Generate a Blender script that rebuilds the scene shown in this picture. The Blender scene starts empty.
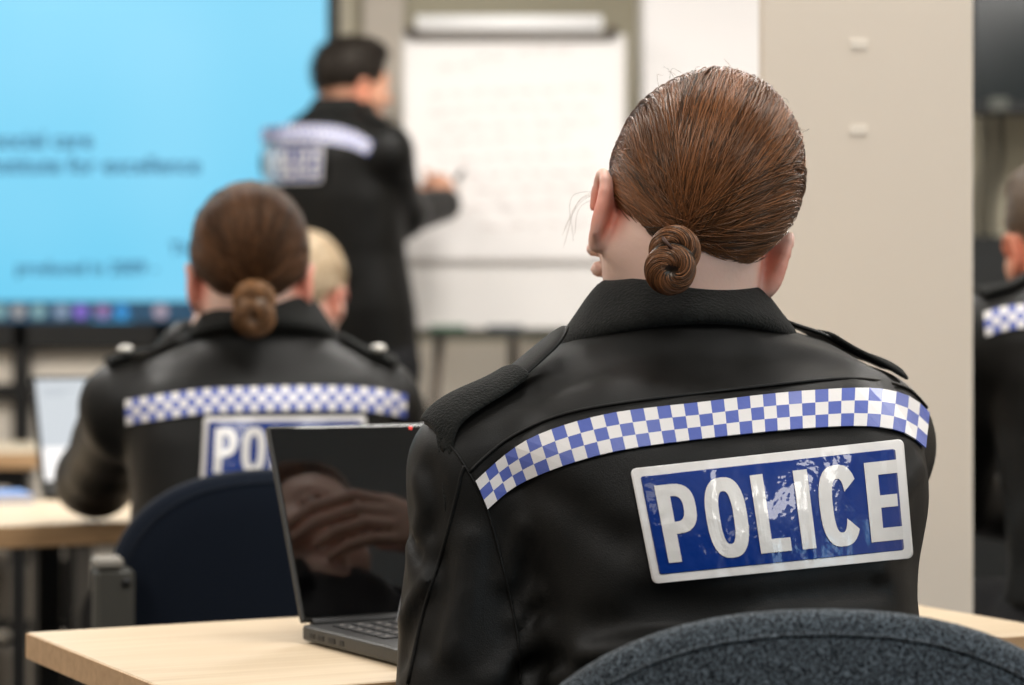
import bpy, bmesh, math, random
import numpy as np
from mathutils import Vector, Matrix, noise as mnoise
from mathutils.bvhtree import BVHTree

random.seed(7); rng = np.random.default_rng(11)
scene = bpy.context.scene
COL = scene.collection
F = 85 / 36 * 1024          # focal length in pixels of the 1024 wide frame
HC, Y0 = 1.026, 330.0       # eye height, row of the horizon

# ------------------------------------------------------------------ camera
cd = bpy.data.cameras.new('camera'); cam = bpy.data.objects.new('camera', cd); COL.objects.link(cam)
cam.location = (0, 0, HC); cam.rotation_euler = (math.pi / 2, 0, 0)
cd.lens = 85; cd.sensor_width = 36; cd.shift_y = (Y0 - 342.5) / 1024
cd.dof.use_dof = True; cd.dof.focus_distance = 1.99; cd.dof.aperture_fstop = 4.7
cd.clip_start = 0.05
scene.camera = cam
# ------------------------------------------------------------------ light
scene.view_settings.view_transform = 'Standard'; scene.view_settings.look = 'None'
scene.view_settings.exposure = 0.0; scene.view_settings.gamma = 1
w = bpy.data.worlds.new('world'); scene.world = w; w.use_nodes = True
w.node_tree.nodes['Background'].inputs[0].default_value = (0.9, 0.93, 1, 1)
w.node_tree.nodes['Background'].inputs[1].default_value = 0.3

def area(loc, sx, sy, watts, color=(1, .965, .92), rot=(0, 0, 0)):
    l = bpy.data.lights.new('light_panel', 'AREA'); l.shape = 'RECTANGLE'; l.size = sx; l.size_y = sy
    l.energy = watts; l.color = color
    o = bpy.data.objects.new('light_panel', l); o.location = loc; o.rotation_euler = rot; COL.objects.link(o)
    return o
PANEL = {-1.9: 8, .3: 30, 2.6: 33, 2.75: 33, 5.0: 54}
for (x, y) in ((-1.9, .3), (.2, .3), (2.2, .3), (-1.9, 2.6), (.35, 2.75), (2.3, 2.6), (-1.9, 5.0), (.2, 5.0), (2.3, 5.0), (0.2, -1.9), (-1.9, -1.9), (2.3, -1.9)):
    area((x, y, 2.66), .6, 1.2, PANEL[y])

def U(px, py, Y):
    return Vector(((px - 512) / F * Y, Y, HC + (Y0 - py) / F * Y))
def ray(px, py):
    return Vector(((px - 512) / F, 1, (Y0 - py) / F)).normalized()

# ------------------------------------------------------------------ materials
def lin(c):
    return tuple(((v / 255) / 12.92 if v / 255 <= .04045 else ((v / 255 + .055) / 1.055) ** 2.4) for v in c)
MATS = {}
def mat(name, rgb, rough=.6, spec=.5, metal=0, bump=None, var=None, sheen=0, coat=0, emit=0, sss=0, aniso=0, linear=False):
    """bump=(scale, strength[, detail]) noise relief; var=(scale, amount) noise variation of colour"""
    if name in MATS: return MATS[name]
    m = bpy.data.materials.new(name); m.use_nodes = True
    nt = m.node_tree; b = nt.nodes['Principled BSDF']
    c = tuple(rgb) if linear else lin(rgb)
    b.inputs['Base Color'].default_value = (*c, 1); b.inputs['Roughness'].default_value = rough
    b.inputs['Specular IOR Level'].default_value = spec; b.inputs['Metallic'].default_value = metal
    if sheen: b.inputs['Sheen Weight'].default_value = sheen; b.inputs['Sheen Roughness'].default_value = .5
    if coat: b.inputs['Coat Weight'].default_value = coat; b.inputs['Coat Roughness'].default_value = .05
    if emit: b.inputs['Emission Color'].default_value = (*c, 1); b.inputs['Emission Strength'].default_value = emit
    if sss:
        b.inputs['Subsurface Weight'].default_value = sss; b.inputs['Subsurface Radius'].default_value = (1, .35, .2); b.inputs['Subsurface Scale'].default_value = .006
    tc = nt.nodes.new('ShaderNodeTexCoord')
    if var:
        n = nt.nodes.new('ShaderNodeTexNoise'); n.inputs['Scale'].default_value = var[0]; n.inputs['Detail'].default_value = 4
        nt.links.new(tc.outputs['Object'], n.inputs['Vector'])
        mx = nt.nodes.new('ShaderNodeMix'); mx.data_type = 'RGBA'
        a = var[1]
        mx.inputs['A'].default_value = (*[max(0, v * (1 - a)) for v in c], 1); mx.inputs['B'].default_value = (*[min(1, v * (1 + a)) for v in c], 1)
        nt.links.new(n.outputs['Fac'], mx.inputs['Factor']); nt.links.new(mx.outputs['Result'], b.inputs['Base Color'])
    if bump:
        n2 = nt.nodes.new('ShaderNodeTexNoise'); n2.inputs['Scale'].default_value = bump[0]; n2.inputs['Detail'].default_value = bump[2] if len(bump) > 2 else 2
        nt.links.new(tc.outputs['Object'], n2.inputs['Vector'])
        bp = nt.nodes.new('ShaderNodeBump'); bp.inputs['Strength'].default_value = bump[1]; bp.inputs['Distance'].default_value = .002
        nt.links.new(n2.outputs['Fac'], bp.inputs['Height']); nt.links.new(bp.outputs['Normal'], b.inputs['Normal'])
        if coat: nt.links.new(bp.outputs['Normal'], b.inputs['Coat Normal'])
    MATS[name] = m
    return m

def wood(name, c1, c2, angle):
    m = bpy.data.materials.new(name); m.use_nodes = True; nt = m.node_tree; b = nt.nodes['Principled BSDF']
    tc = nt.nodes.new('ShaderNodeTexCoord'); mp = nt.nodes.new('ShaderNodeMapping')
    mp.inputs['Scale'].default_value = (1.2, 22, 22); nt.links.new(tc.outputs['Object'], mp.inputs['Vector'])
    n = nt.nodes.new('ShaderNodeTexNoise'); n.inputs['Scale'].default_value = 4; n.inputs['Detail'].default_value = 6; n.inputs['Distortion'].default_value = .6
    nt.links.new(mp.outputs['Vector'], n.inputs['Vector'])
    r = nt.nodes.new('ShaderNodeValToRGB'); r.color_ramp.elements[0].position = .3; r.color_ramp.elements[1].position = .7
    r.color_ramp.elements[0].color = (*lin(c1), 1); r.color_ramp.elements[1].color = (*lin(c2), 1)
    nt.links.new(n.outputs['Fac'], r.inputs['Fac']); nt.links.new(r.outputs['Color'], b.inputs['Base Color'])
    b.inputs['Roughness'].default_value = .42; b.inputs['Specular IOR Level'].default_value = .35
    return m

# ------------------------------------------------------------------ mesh helpers
def tag(o, label=None, cat=None, group=None, kind=None):
    if label: o['label'] = label
    if cat: o['category'] = cat
    if group: o['group'] = group
    if kind: o['kind'] = kind
    return o
def link(name, me, material=None, parent=None, smooth=False):
    o = bpy.data.objects.new(name, me); COL.objects.link(o)
    if material is not None:
        for m in (material if isinstance(material, (list, tuple)) else [material]): me.materials.append(m)
    if parent is not None: o.parent = parent; o.matrix_parent_inverse = Matrix.Identity(4)
    if smooth:
        me.polygons.foreach_set('use_smooth', [True] * len(me.polygons))
    return o
def empty(name, loc, rz=0):
    o = bpy.data.objects.new(name, None); COL.objects.link(o); o.location = loc; o.rotation_euler = (0, 0, rz); o.empty_display_size = .1
    return o
def np_mesh(name, V, Fq):
    me = bpy.data.meshes.new(name)
    V = np.asarray(V, np.float32); Fq = np.asarray(Fq, np.int32)
    me.vertices.add(len(V)); me.vertices.foreach_set('co', V.ravel())
    k = Fq.shape[1]
    me.loops.add(Fq.size); me.loops.foreach_set('vertex_index', Fq.ravel())
    me.polygons.add(len(Fq)); me.polygons.foreach_set('loop_start', np.arange(len(Fq), dtype=np.int32) * k)
    me.polygons.foreach_set('loop_total', np.full(len(Fq), k, np.int32))
    me.update(calc_edges=True); me.validate()
    return me
class MB:
    """collects shapes into one mesh"""
    def __init__(s): s.bm = bmesh.new()
    def box(s, x0, x1, y0, y1, z0, z1, bevel=0, M=None, seg=1):
        vs = bmesh.ops.create_cube(s.bm, size=1)['verts']
        for v in vs: v.co = Vector((x0 + (x1 - x0) * (v.co.x + .5), y0 + (y1 - y0) * (v.co.y + .5), z0 + (z1 - z0) * (v.co.z + .5)))
        if bevel:
            es = list({e for v in vs for e in v.link_edges})
            r = bmesh.ops.bevel(s.bm, geom=es, offset=bevel, segments=seg, profile=.6, affect='EDGES')
            vs = list({v for f in r['faces'] for v in f.verts} | {v for v in vs if v.is_valid})
        if M is not None:
            for v in vs: v.co = M @ v.co
        return s
    def tube(s, pts, r, n=8, cap=True):
        pts = [Vector(p) for p in pts]; rs = r if isinstance(r, (list, tuple)) else [r] * len(pts)
        t0 = (pts[1] - pts[0]).normalized(); up = Vector((0, 0, 1)) if abs(t0.z) < .9 else Vector((1, 0, 0))
        nrm = t0.cross(up).normalized(); rings = []
        for i, p in enumerate(pts):
            t = (pts[min(i + 1, len(pts) - 1)] - pts[max(i - 1, 0)]).normalized()
            nrm = (nrm - t * nrm.dot(t)).normalized(); bn = t.cross(nrm)
            rings.append([s.bm.verts.new(p + (nrm * math.cos(a) + bn * math.sin(a)) * rs[i]) for a in [2 * math.pi * k / n for k in range(n)]])
        for a, b in zip(rings, rings[1:]):
            for k in range(n): s.bm.faces.new((a[k], a[(k + 1) % n], b[(k + 1) % n], b[k]))
        if cap: s.bm.faces.new(rings[0][::-1]); s.bm.faces.new(rings[-1])
        return s
    def cyl(s, c, r, h, n=16, axis='z', r2=None):
        c = Vector(c); d = {'x': Vector((1, 0, 0)), 'y': Vector((0, 1, 0)), 'z': Vector((0, 0, 1))}[axis]
        return s.tube([c, c + d * h], [r, r if r2 is None else r2], n)
    def sphere(s, c, r, sc=(1, 1, 1), u=16, v=10, M=None):
        vs = bmesh.ops.create_uvsphere(s.bm, u_segments=u, v_segments=v, radius=r)['verts']
        for x in vs:
            x.co = Vector((x.co.x * sc[0], x.co.y * sc[1], x.co.z * sc[2]))
            if M is not None: x.co = M @ x.co
            x.co += Vector(c)
        return s
    def grid(s, rows):
        g = [[s.bm.verts.new(p) for p in r] for r in rows]
        for a, b in zip(g, g[1:]):
            for k in range(len(a) - 1): s.bm.faces.new((a[k], a[k + 1], b[k + 1], b[k]))
        return g
    def grid_sheet(s, a, b, th=.0006):
        g = s.grid([[Vector(p) for p in a], [Vector(p) for p in b]]); bmesh.ops.solidify(s.bm, geom=s.bm.faces[:], thickness=th); return s
    def build(s, name, material=None, parent=None, smooth=False):
        bmesh.ops.recalc_face_normals(s.bm, faces=s.bm.faces[:])
        me = bpy.data.meshes.new(name); s.bm.to_mesh(me); s.bm.free()
        return link(name, me, material, parent, smooth)
def autosmooth(o, ang=40):
    me = o.data; me.polygons.foreach_set('use_smooth', [True] * len(me.polygons))
    bm = bmesh.new(); bm.from_mesh(me)
    for e in bm.edges:
        e.smooth = len(e.link_faces) == 2 and e.calc_face_angle(0) < math.radians(ang)
    bm.to_mesh(me); bm.free(); return o
def even(pts, n):
    """the curve through pts in n equal steps"""
    C = np.array(catmull(pts, 400)); d = np.concatenate([[0], np.cumsum(np.linalg.norm(np.diff(C, axis=0), axis=1))]); t = np.linspace(0, d[-1], n + 1)
    return [np.array([np.interp(u, d, C[:, j]) for j in range(C.shape[1])]) for u in t]
def catmull(pts, n):
    P = [np.array(p, float) for p in pts]; P = [2 * P[0] - P[1]] + P + [2 * P[-1] - P[-2]]
    out = []; m = len(P) - 3
    for i in range(n + 1):
        t = min(i / n * m, m - 1e-6); k = int(t); t -= k; a, b, c, d = P[k:k + 4]
        out.append(.5 * (2 * b + (c - a) * t + (2 * a - 5 * b + 4 * c - d) * t * t + (3 * b - a - 3 * c + d) * t ** 3))
    return out

# ------------------------------------------------------------------ implicit surfaces -> mesh (sparse surface nets)
def smin(a, b, k):
    h = np.clip(.5 + .5 * (b - a) / k, 0, 1)
    return b + (a - b) * h - k * h * (1 - h)
class Sdf:
    def __init__(s): s.p = []
    def cone(s, a, b, r1, r2=None, k=.01, sub=False):
        a = np.array(a, float); b = np.array(b, float); r2 = r1 if r2 is None else r2
        ba = b - a; L = max(ba @ ba, 1e-9)
        def f(p):
            pa = p - a; h = np.clip(pa @ ba / L, 0, 1)
            return np.linalg.norm(pa - h[:, None] * ba, axis=1) - (r1 + (r2 - r1) * h)
        R = max(r1, r2); s.p.append((f, k, np.minimum(a, b) - R, np.maximum(a, b) + R, sub)); return s
    def chain(s, pts, rs, k=.01):
        for i in range(len(pts) - 1): s.cone(pts[i], pts[i + 1], rs[i], rs[i + 1], k)
        return s
    def ell(s, c, r, R=None, k=.01, sub=False):
        c = np.array(c, float); r = np.array(r, float); R = np.eye(3) if R is None else np.array(R)
        def f(p):
            q = (p - c) @ R; k0 = np.linalg.norm(q / r, axis=1); k1 = np.linalg.norm(q / r ** 2, axis=1)
            return k0 * (k0 - 1) / np.maximum(k1, 1e-6)
        m = r.max(); s.p.append((f, k, c - m, c + m, sub)); return s
    def loft(s, S, k=.02, n=2.4, inset=0):
        S = np.array(sorted(S), float); z = S[:, 0]
        def f(p):
            pz = p[:, 2]; g = lambda j: np.interp(pz, z, S[:, j])
            a = g(3) - inset; b = g(4) - inset; yw = np.radians(g(5)); dx = p[:, 0] - g(1); dy = p[:, 1] - g(2)
            qx = np.cos(yw) * dx + np.sin(yw) * dy; qy = -np.sin(yw) * dx + np.cos(yw) * dy
            kk = np.maximum((np.abs(qx / a) ** n + np.abs(qy / b) ** n) ** (1 / n), 1e-4); q = np.hypot(qx, qy)
            d = np.where(kk > .3, (1 - 1 / kk) * q, -np.minimum(a, b) * .7)
            return np.maximum(d * .8, np.maximum(z[0] + inset - pz, pz - z[-1] + inset))
        m = S[:, 3].max(); s.p.append((f, k, np.array([S[:, 1].min() - m, S[:, 2].min() - m, z[0]]), np.array([S[:, 1].max() + m, S[:, 2].max() + m, z[-1]]), False)); return s
    def __call__(s, P, margin):
        d = np.full(len(P), 9.0)
        for f, k, lo, hi, sub in s.p:
            ok = np.all((P > lo - margin) & (P < hi + margin), axis=1)
            if not ok.any(): continue
            v = f(P[ok]); d[ok] = -smin(-d[ok], v, k) if sub else smin(d[ok], v, k)
        return d
    def bounds(s):
        return np.min([q[2] for q in s.p], axis=0), np.max([q[3] for q in s.p], axis=0)
    def mesh(s, h, post=None):
        lo, hi = s.bounds(); lo = lo - 4 * h; hi = hi + 4 * h; H = 4 * h
        n = np.ceil((hi - lo) / H).astype(int)
        g = np.stack(np.meshgrid(*[np.arange(i) for i in n], indexing='ij'), -1).reshape(-1, 3)
        ev = lambda P: (s(P, .06) if post is None else post(P, s(P, .06)))
        d = np.concatenate([ev(lo + (c + .5) * H) for c in np.array_split(g, max(1, len(g) // 300000))])
        B = g[np.abs(d) < H * 1.5]
        o5 = np.stack(np.meshgrid(*[np.arange(5)] * 3, indexing='ij'), -1).reshape(-1, 3)
        gi = (B[:, None] * 4 + o5[None]).reshape(-1, 3)
        val = np.concatenate([ev(lo + c * h) for c in np.array_split(gi, max(1, len(gi) // 400000))]).reshape(-1, 5, 5, 5)
        corners = [(i, j, k) for i in (0, 1) for j in (0, 1) for k in (0, 1)]
        cv = np.stack([val[:, i:i + 4, j:j + 4, k:k + 4] for i, j, k in corners], -1).reshape(-1, 8)
        o4 = np.stack(np.meshgrid(*[np.arange(4)] * 3, indexing='ij'), -1).reshape(-1, 3)
        ci = (B[:, None] * 4 + o4[None]).reshape(-1, 3)
        neg = cv < 0; mx = neg.any(1) & ~neg.all(1); cv = cv[mx]; ci = ci[mx]
        acc = np.zeros((len(ci), 3)); cnt = np.zeros(len(ci)); C = np.array(corners, float)
        for a in range(8):
            for b in range(a + 1, 8):
                if bin(a ^ b).count('1') != 1: continue
                x = (cv[:, a] < 0) != (cv[:, b] < 0); t = np.where(x, cv[:, a] / np.where(x, cv[:, a] - cv[:, b], 1), 0)
                acc += np.where(x[:, None], C[a] + t[:, None] * (C[b] - C[a]), 0); cnt += x
        V = lo + (ci + acc / np.maximum(cnt, 1)[:, None]) * h
        N = n * 4 + 8; key = lambda c: (c[:, 0] * N[1] + c[:, 1]) * N[2] + c[:, 2]
        K = key(ci); order = np.argsort(K); Ks = K[order]; quads = []
        for ax, bit in ((0, 4), (1, 2), (2, 1)):
            x = (cv[:, 0] < 0) != (cv[:, bit] < 0); c = ci[x]; inside = cv[x, 0] < 0
            u, v = [(1, 2), (2, 0), (0, 1)][ax]; ids = []; good = np.ones(len(c), bool)
            for du, dv in ((0, 0), (1, 0), (1, 1), (0, 1)):
                q = c.copy(); q[:, u] -= du; q[:, v] -= dv; kq = key(q); pos = np.clip(np.searchsorted(Ks, kq), 0, len(Ks) - 1)
                good &= Ks[pos] == kq; ids.append(order[pos])
            Q = np.stack(ids, 1); Q[~inside] = Q[~inside][:, ::-1]; quads.append(Q[good])
        return V, np.concatenate(quads)
def vnoise(P, scale, seed=0):
    """smooth value noise, -1..1"""
    q = P * scale + seed * 17.31; i = np.floor(q).astype(np.int64); f = q - i; f = f * f * (3 - 2 * f); r = 0
    for dx in (0, 1):
        for dy in (0, 1):
            for dz in (0, 1):
                h = (i[:, 0] + dx) * 374761393 + (i[:, 1] + dy) * 668265263 + (i[:, 2] + dz) * 2147483647
                h = (h ^ (h >> 13)) * 1274126177; h = (h ^ (h >> 16)) & 0xffff
                wgt = (f[:, 0] if dx else 1 - f[:, 0]) * (f[:, 1] if dy else 1 - f[:, 1]) * (f[:, 2] if dz else 1 - f[:, 2])
                r = r + wgt * (h / 32767.5 - 1)
    return r
def relax(V, Q, it=2, lam=.5):
    E = np.concatenate([Q[:, [0, 1]], Q[:, [1, 2]], Q[:, [2, 3]], Q[:, [3, 0]]])
    n = len(V); deg = np.bincount(E.ravel(), minlength=n).astype(float)
    for i in range(it * 2):
        acc = np.zeros_like(V)
        for j in range(3):
            acc[:, j] = np.bincount(E[:, 0], V[E[:, 1], j], n) + np.bincount(E[:, 1], V[E[:, 0], j], n)
        V = V + (lam if i % 2 == 0 else -lam * .98) * (acc / np.maximum(deg, 1)[:, None] - V)
    return V


# ------------------------------------------------------------------ the room shell
def struct(name, mb, m, smooth=False):
    o = mb.build(name, m, None, smooth); o['kind'] = 'structure'; return o
M_OLIVE = mat('olive_grey_wall', (172, 165, 145), rough=.85, spec=.2, bump=(60, .05), var=(1.5, .04))
M_WHITEWALL = mat('white_wall', (252, 248, 246), rough=.8, spec=.2, bump=(60, .05))
M_BEIGE = mat('beige_wall', (224, 212, 197), rough=.8, spec=.2, bump=(80, .06), var=(1.2, .03))
M_GREIGE = mat('greige_wall', (200, 190, 178), rough=.85, spec=.2, bump=(60, .05))
M_CREAM = mat('cream_trim', (208, 199, 178), rough=.7, spec=.3)
M_CARPET = mat('grey_carpet', (70, 68, 66), rough=1, spec=.1, bump=(300, .8, 4), var=(40, .3))
M_CEIL = mat('white_ceiling', (235, 233, 228), rough=.9, spec=.1, bump=(90, .1))
BY = 7.25
struct('floor', MB().box(-3.4, 3.8, -3.2, 7.6, -.1, 0), M_CARPET)
struct('ceiling', MB().box(-3.4, 3.8, -3.2, 7.6, 2.72, 2.82), M_CEIL)
struct('wall_back', MB().box(-3.4, 3.8, BY, 7.6, 0, 2.72), M_OLIVE)
struct('wall_left', MB().box(-3.4, -3.2, -3.2, BY, 0, 2.72), M_GREIGE)
struct('wall_right', MB().box(3.6, 3.8, -3.2, BY, 0, 2.72), M_GREIGE)
struct('wall_front', MB().box(-3.2, 3.6, -3.2, -3.0, 0, 2.72), mat('charcoal_wall', (58, 56, 54), rough=.9, bump=(60, .1)))  # unseen wall, coloured dark so patch and jackets reflect little light
xb = lambda px, Y: (px - 512) / F * Y
struct('trim_1', MB().box(xb(336, BY - .04), xb(353, BY - .04), BY - .04, BY + .01, 0, 2.72, .004), M_CREAM)
struct('wall_back_panel', MB().box(xb(363, BY - .02), xb(404, BY - .02), BY - .03, BY + .01, 0, 2.72), M_GREIGE)
struct('wall_back_lower', MB().box(-3.2, xb(640, BY - .02), BY - .025, BY + .01, .10, .99, .003), mat('pale_lower_wall', (226, 216, 202), rough=.8, spec=.2, bump=(60, .05)))
struct('wall_white', MB().box(xb(643, 6.9), xb(800, 6.9), 6.9, BY + .01, 0, 2.72, .004), M_WHITEWALL)
PY = 2.95
struct('wall_pillar', MB().box(xb(761, PY), xb(974, PY), PY, PY + .035, 0, 2.72, 0.008, None, 3), M_BEIGE)
struct('baseboard_back', MB().box(-3.2, 3.6, BY - .045, BY + .01, 0, .10), M_CREAM)
M_TAB = mat('white_plastic_tab', (234, 224, 210), rough=.4)
for i, (x, y, lab) in enumerate(((859, 44, 'upper small white tab stuck on the beige pillar'), (858, 130, 'lower small white tab stuck on the beige pillar'))):
    c = U(x, y, PY); o = MB().box(-.0105, .0105, -.0015, 0, -.006, .006, .0006).build('wall_tab', M_TAB); o.location = (c.x, PY, c.z)
    tag(o, lab, 'tab', 'white tabs on the pillar')

# added window on the right wall, unseen behind the camera
wn = MB(); wn.box(3.55, 3.62, -1.35, .45, .85, .92, .004).box(3.55, 3.62, -1.35, .45, 2.08, 2.15, .004)
for y in (-1.35, -.485, .38): wn.box(3.55, 3.62, y, y + .07, .92, 2.08, .004)
struct('added_window_1', wn, M_WHITEWALL)
wp = MB().box(3.585, 3.595, -1.28, .38, .92, 2.08).build('added_glow_pane', mat('cyan_glow_pane', (150, 205, 235), emit=2.2), bpy.data.objects['added_window_1'])  # glowing pane added to put a cyan reflection on the patch
area((3.53, -.45, 1.5), 1.6, 1.1, 14, (.72, .88, 1), (0, math.radians(90), 0))  # cool lamp added at the unseen window, not on the ceiling

# ------------------------------------------------------------------ people: shared builders
M_SKIN = mat('skin', (233, 196, 180), rough=.5, spec=.35, bump=(220, .12), var=(18, .08), sss=.12)
def blush_nodes(m):
    nt = m.node_tree; b = nt.nodes['Principled BSDF']; src = b.inputs['Base Color'].links[0].from_socket
    a = nt.nodes.new('ShaderNodeAttribute'); a.attribute_name = 'blush'; mx = nt.nodes.new('ShaderNodeMix'); mx.data_type = 'RGBA'
    nt.links.new(a.outputs['Fac'], mx.inputs['Factor']); nt.links.new(src, mx.inputs['A']); mx.inputs['B'].default_value = (*lin((214, 112, 84)), 1); nt.links.new(mx.outputs['Result'], b.inputs['Base Color'])
blush_nodes(M_SKIN)
M_SKIN2 = mat('tanned_skin', (206, 152, 124), rough=.5, spec=.35, bump=(220, .12), var=(18, .08), sss=.12); blush_nodes(M_SKIN2)
def blush(o, spots, amount=.85):
    me = o.data; V = np.empty(len(me.vertices) * 3, np.float32); me.vertices.foreach_get('co', V); V = V.reshape(-1, 3); f = np.zeros(len(V))
    for p, r in spots: f = np.maximum(f, amount * np.exp(-(np.linalg.norm(V - np.array(p), axis=1) / r) ** 4))
    me.attributes.new('blush', 'FLOAT', 'POINT').data.foreach_set('value', f.astype(np.float32))
M_EAR = None
M_JACKET = mat('black_softshell', (.0042, .0040, .0034), rough=.50, spec=.23, bump=(900, .18), var=(3.5, .15), linear=True)
M_FLEECE = mat('black_fleece', (.012, .0125, .0115), rough=.95, spec=.12, bump=(420, 1.0, 4), var=(160, .5), sheen=.06, linear=True)
M_TROUSER = mat('black_cloth', (.009, .009, .01), rough=.8, spec=.2, bump=(500, .2), linear=True)
M_SHOE = mat('black_leather', (.01, .01, .01), rough=.3, spec=.5, linear=True)
M_CHK_W = mat('chequer_white', (220, 216, 214), rough=.45, bump=(300, .1))
M_CHK_B = mat('chequer_blue', (80, 96, 170), rough=.4, bump=(300, .1))
M_PATCH_B = mat('patch_blue', (0, 44, 120), rough=.35, spec=.15, bump=(85, .38, 2), coat=.7)
M_PATCH_W = mat('patch_silver_white', (214, 210, 206), rough=.35, bump=(70, .3, 3), coat=.6)
M_PATCH_RIM = mat('patch_rim', (220, 216, 213), rough=.38, bump=(120, .15), coat=.3)
M_SILVER = mat('silver_insignia', (225, 222, 214), rough=.4, metal=.3)
M_TIE = mat('hair_tie', (70, 40, 26), rough=.6)

def hair_material(name, gain, rough=.36, spec=.55):
    m = bpy.data.materials.new(name); m.use_nodes = True; nt = m.node_tree; b = nt.nodes['Principled BSDF']
    a = nt.nodes.new('ShaderNodeAttribute'); a.attribute_name = 'tint'
    nt.links.new(a.outputs['Color'], b.inputs['Base Color'])
    b.inputs['Roughness'].default_value = rough; b.inputs['Specular IOR Level'].default_value = spec
    b.inputs['Specular Tint'].default_value = (*gain, 1)
    return m
def eye_material():
    m = bpy.data.materials.new('eyeball'); m.use_nodes = True; nt = m.node_tree; b = nt.nodes['Principled BSDF']
    tc = nt.nodes.new('ShaderNodeTexCoord'); s = nt.nodes.new('ShaderNodeSeparateXYZ'); nt.links.new(tc.outputs['Object'], s.inputs[0])
    r = nt.nodes.new('ShaderNodeValToRGB'); e = r.color_ramp.elements
    mr = nt.nodes.new('ShaderNodeMapRange'); mr.inputs['From Min'].default_value = -.0125; mr.inputs['From Max'].default_value = .0125
    nt.links.new(s.outputs['Y'], mr.inputs['Value']); nt.links.new(mr.outputs['Result'], r.inputs['Fac']); r.color_ramp.interpolation = 'CONSTANT'
    e[0].position = 0; e[0].color = (.75, .72, .7, 1); e[1].position = .93; e[1].color = (.12, .07, .03, 1)
    k = e.new(.98); k.color = (.005, .005, .005, 1)
    nt.links.new(r.outputs['Color'], b.inputs['Base Color']); b.inputs['Roughness'].default_value = .12
    return m
M_EYE = eye_material()

def head_frame(yaw, pitch_down, roll_right):
    return np.array(Matrix.Rotation(math.radians(yaw), 3, 'Z') @ Matrix.Rotation(math.radians(-pitch_down), 3, 'X') @ Matrix.Rotation(math.radians(roll_right), 3, 'Y'))
def sdf_head(s, c, R, neck, male=False):
    T = lambda x, y, z: np.array(c) + R @ np.array((x, y, z))
    s.ell(T(0, -.008, .015), (.074, .092, .084), R, .01)
    s.ell(T(0, .028, -.042), (.059, .060, .072), R, .03)
    for q in (-1, 1):
        s.cone(T(q * .050, .0, -.066), T(q * .012, .066, -.108), .017, .016, .03)
        s.ell(T(q * .038, .055, -.045), (.026, .022, .026), R, .02)
    s.cone(T(-.008, .072, -.108), T(.008, .072, -.108), .015, None, .02)
    s.cone(T(-.034, .076, .006), T(.034, .076, .006), .011, None, .02)
    for q in (-1, 1): s.ell(T(q * .031, .098, -.012), (.017, .014, .012), R, .01, True)
    s.cone(T(0, .088, -.006), T(0, .110, -.044), .007, .0105, .012)
    for q in (-1, 1): s.ell(T(q * .011, .099, -.047), (.008, .009, .007), R, .006)
    s.chain([T(-.022, .078, -.079), T(0, .090, -.077), T(.022, .078, -.079)], [.004, .0065, .004], .006)
    s.chain([T(-.019, .079, -.086), T(0, .089, -.088), T(.019, .079, -.086)], [.004, .007, .004], .006)
    for q in (-1, 1):   # upper and lower lids
        s.chain([T(q * .018, .085, -.012), T(q * .031, .092, -.004), T(q * .044, .080, -.012)], [.003, .0035, .003], .004)
        s.chain([T(q * .018, .085, -.013), T(q * .031, .0895, -.021), T(q * .044, .080, -.013)], [.003, .003, .003], .004)
    for q in (-1, 1):   # ears: rim, lobe, hollow
        E = R @ np.array(Matrix.Rotation(math.radians(q * 24), 3, 'Z') @ Matrix.Rotation(math.radians(-12), 3, 'X'))
        s.ell(T(q * .079, -.006, -.040), (.008, .018, .031), E, .008)
        s.ell(T(q * .075, .003, -.065), (.008, .010, .013), E, .008)
        s.ell(T(q * .089, -.003, -.036), (.009, .010, .019), E, .006, True)
        rim = [T(q * (.084 + .004 * math.sin(a)), -.006 - .016 * math.cos(a) + .004, -.038 + .029 * math.sin(a)) for a in np.linspace(-.6, math.pi * .98, 9)]
        s.chain(rim, [.0042] * 9, .004)
    rn = .060 if male else .052
    s.cone(T(0, -.022, -.045), np.array(neck), rn - .004, rn, .03)
    return T

FL = [(.043, .026, .020), (.048, .030, .021), (.044, .028, .021), (.035, .021, .018)]
def sdf_hand(s, wrist, d, back, side=1, curl=(35, 45, 30), sc=1.0, thumb=35):
    wrist = np.array(wrist, float); d = np.array(d, float); d /= np.linalg.norm(d)
    back = np.array(back, float); back = back - d * (back @ d); back /= np.linalg.norm(back); lat = np.cross(d, back)
    for i, off in enumerate((-.028, -.009, .010, .027)):
        k = wrist + d * (.088, .092, .087, .078)[i] * sc + lat * off * side * sc + back * (.0, .003, .002, -.003)[i] * sc
        s.cone(wrist + lat * off * side * .5 * sc, k, .014 * sc, .0105 * sc, .012)
        p = k; a = 0; r = (.0092, .0095, .009, .008)[i] * sc
        for j in range(3):
            a += math.radians(curl[j] + i * 2); dd = d * math.cos(a) - back * math.sin(a) + lat * off * side * 1.6 * math.cos(a)
            q = p + dd / np.linalg.norm(dd) * FL[i][j] * sc; s.cone(p, q, r, r * .9, .003); p = q; r *= .9
    a = math.radians(thumb); b0 = wrist + d * .018 * sc - lat * .018 * side * sc
    d1 = d * math.cos(a) - lat * side * math.sin(a) - back * .35; d1 /= np.linalg.norm(d1)
    b1 = b0 + d1 * .045 * sc; d2 = d1 + d * .45 - back * .3; d2 /= np.linalg.norm(d2); b2 = b1 + d2 * .032 * sc
    d3 = d2 + d * .3; d3 /= np.linalg.norm(d3)
    s.cone(b0, b1, .014 * sc, .0115 * sc, .01); s.cone(b1, b2, .0108 * sc, .0098 * sc, .003); s.cone(b2, b2 + d3 * .026 * sc, .0096 * sc, .008 * sc, .003)
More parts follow.
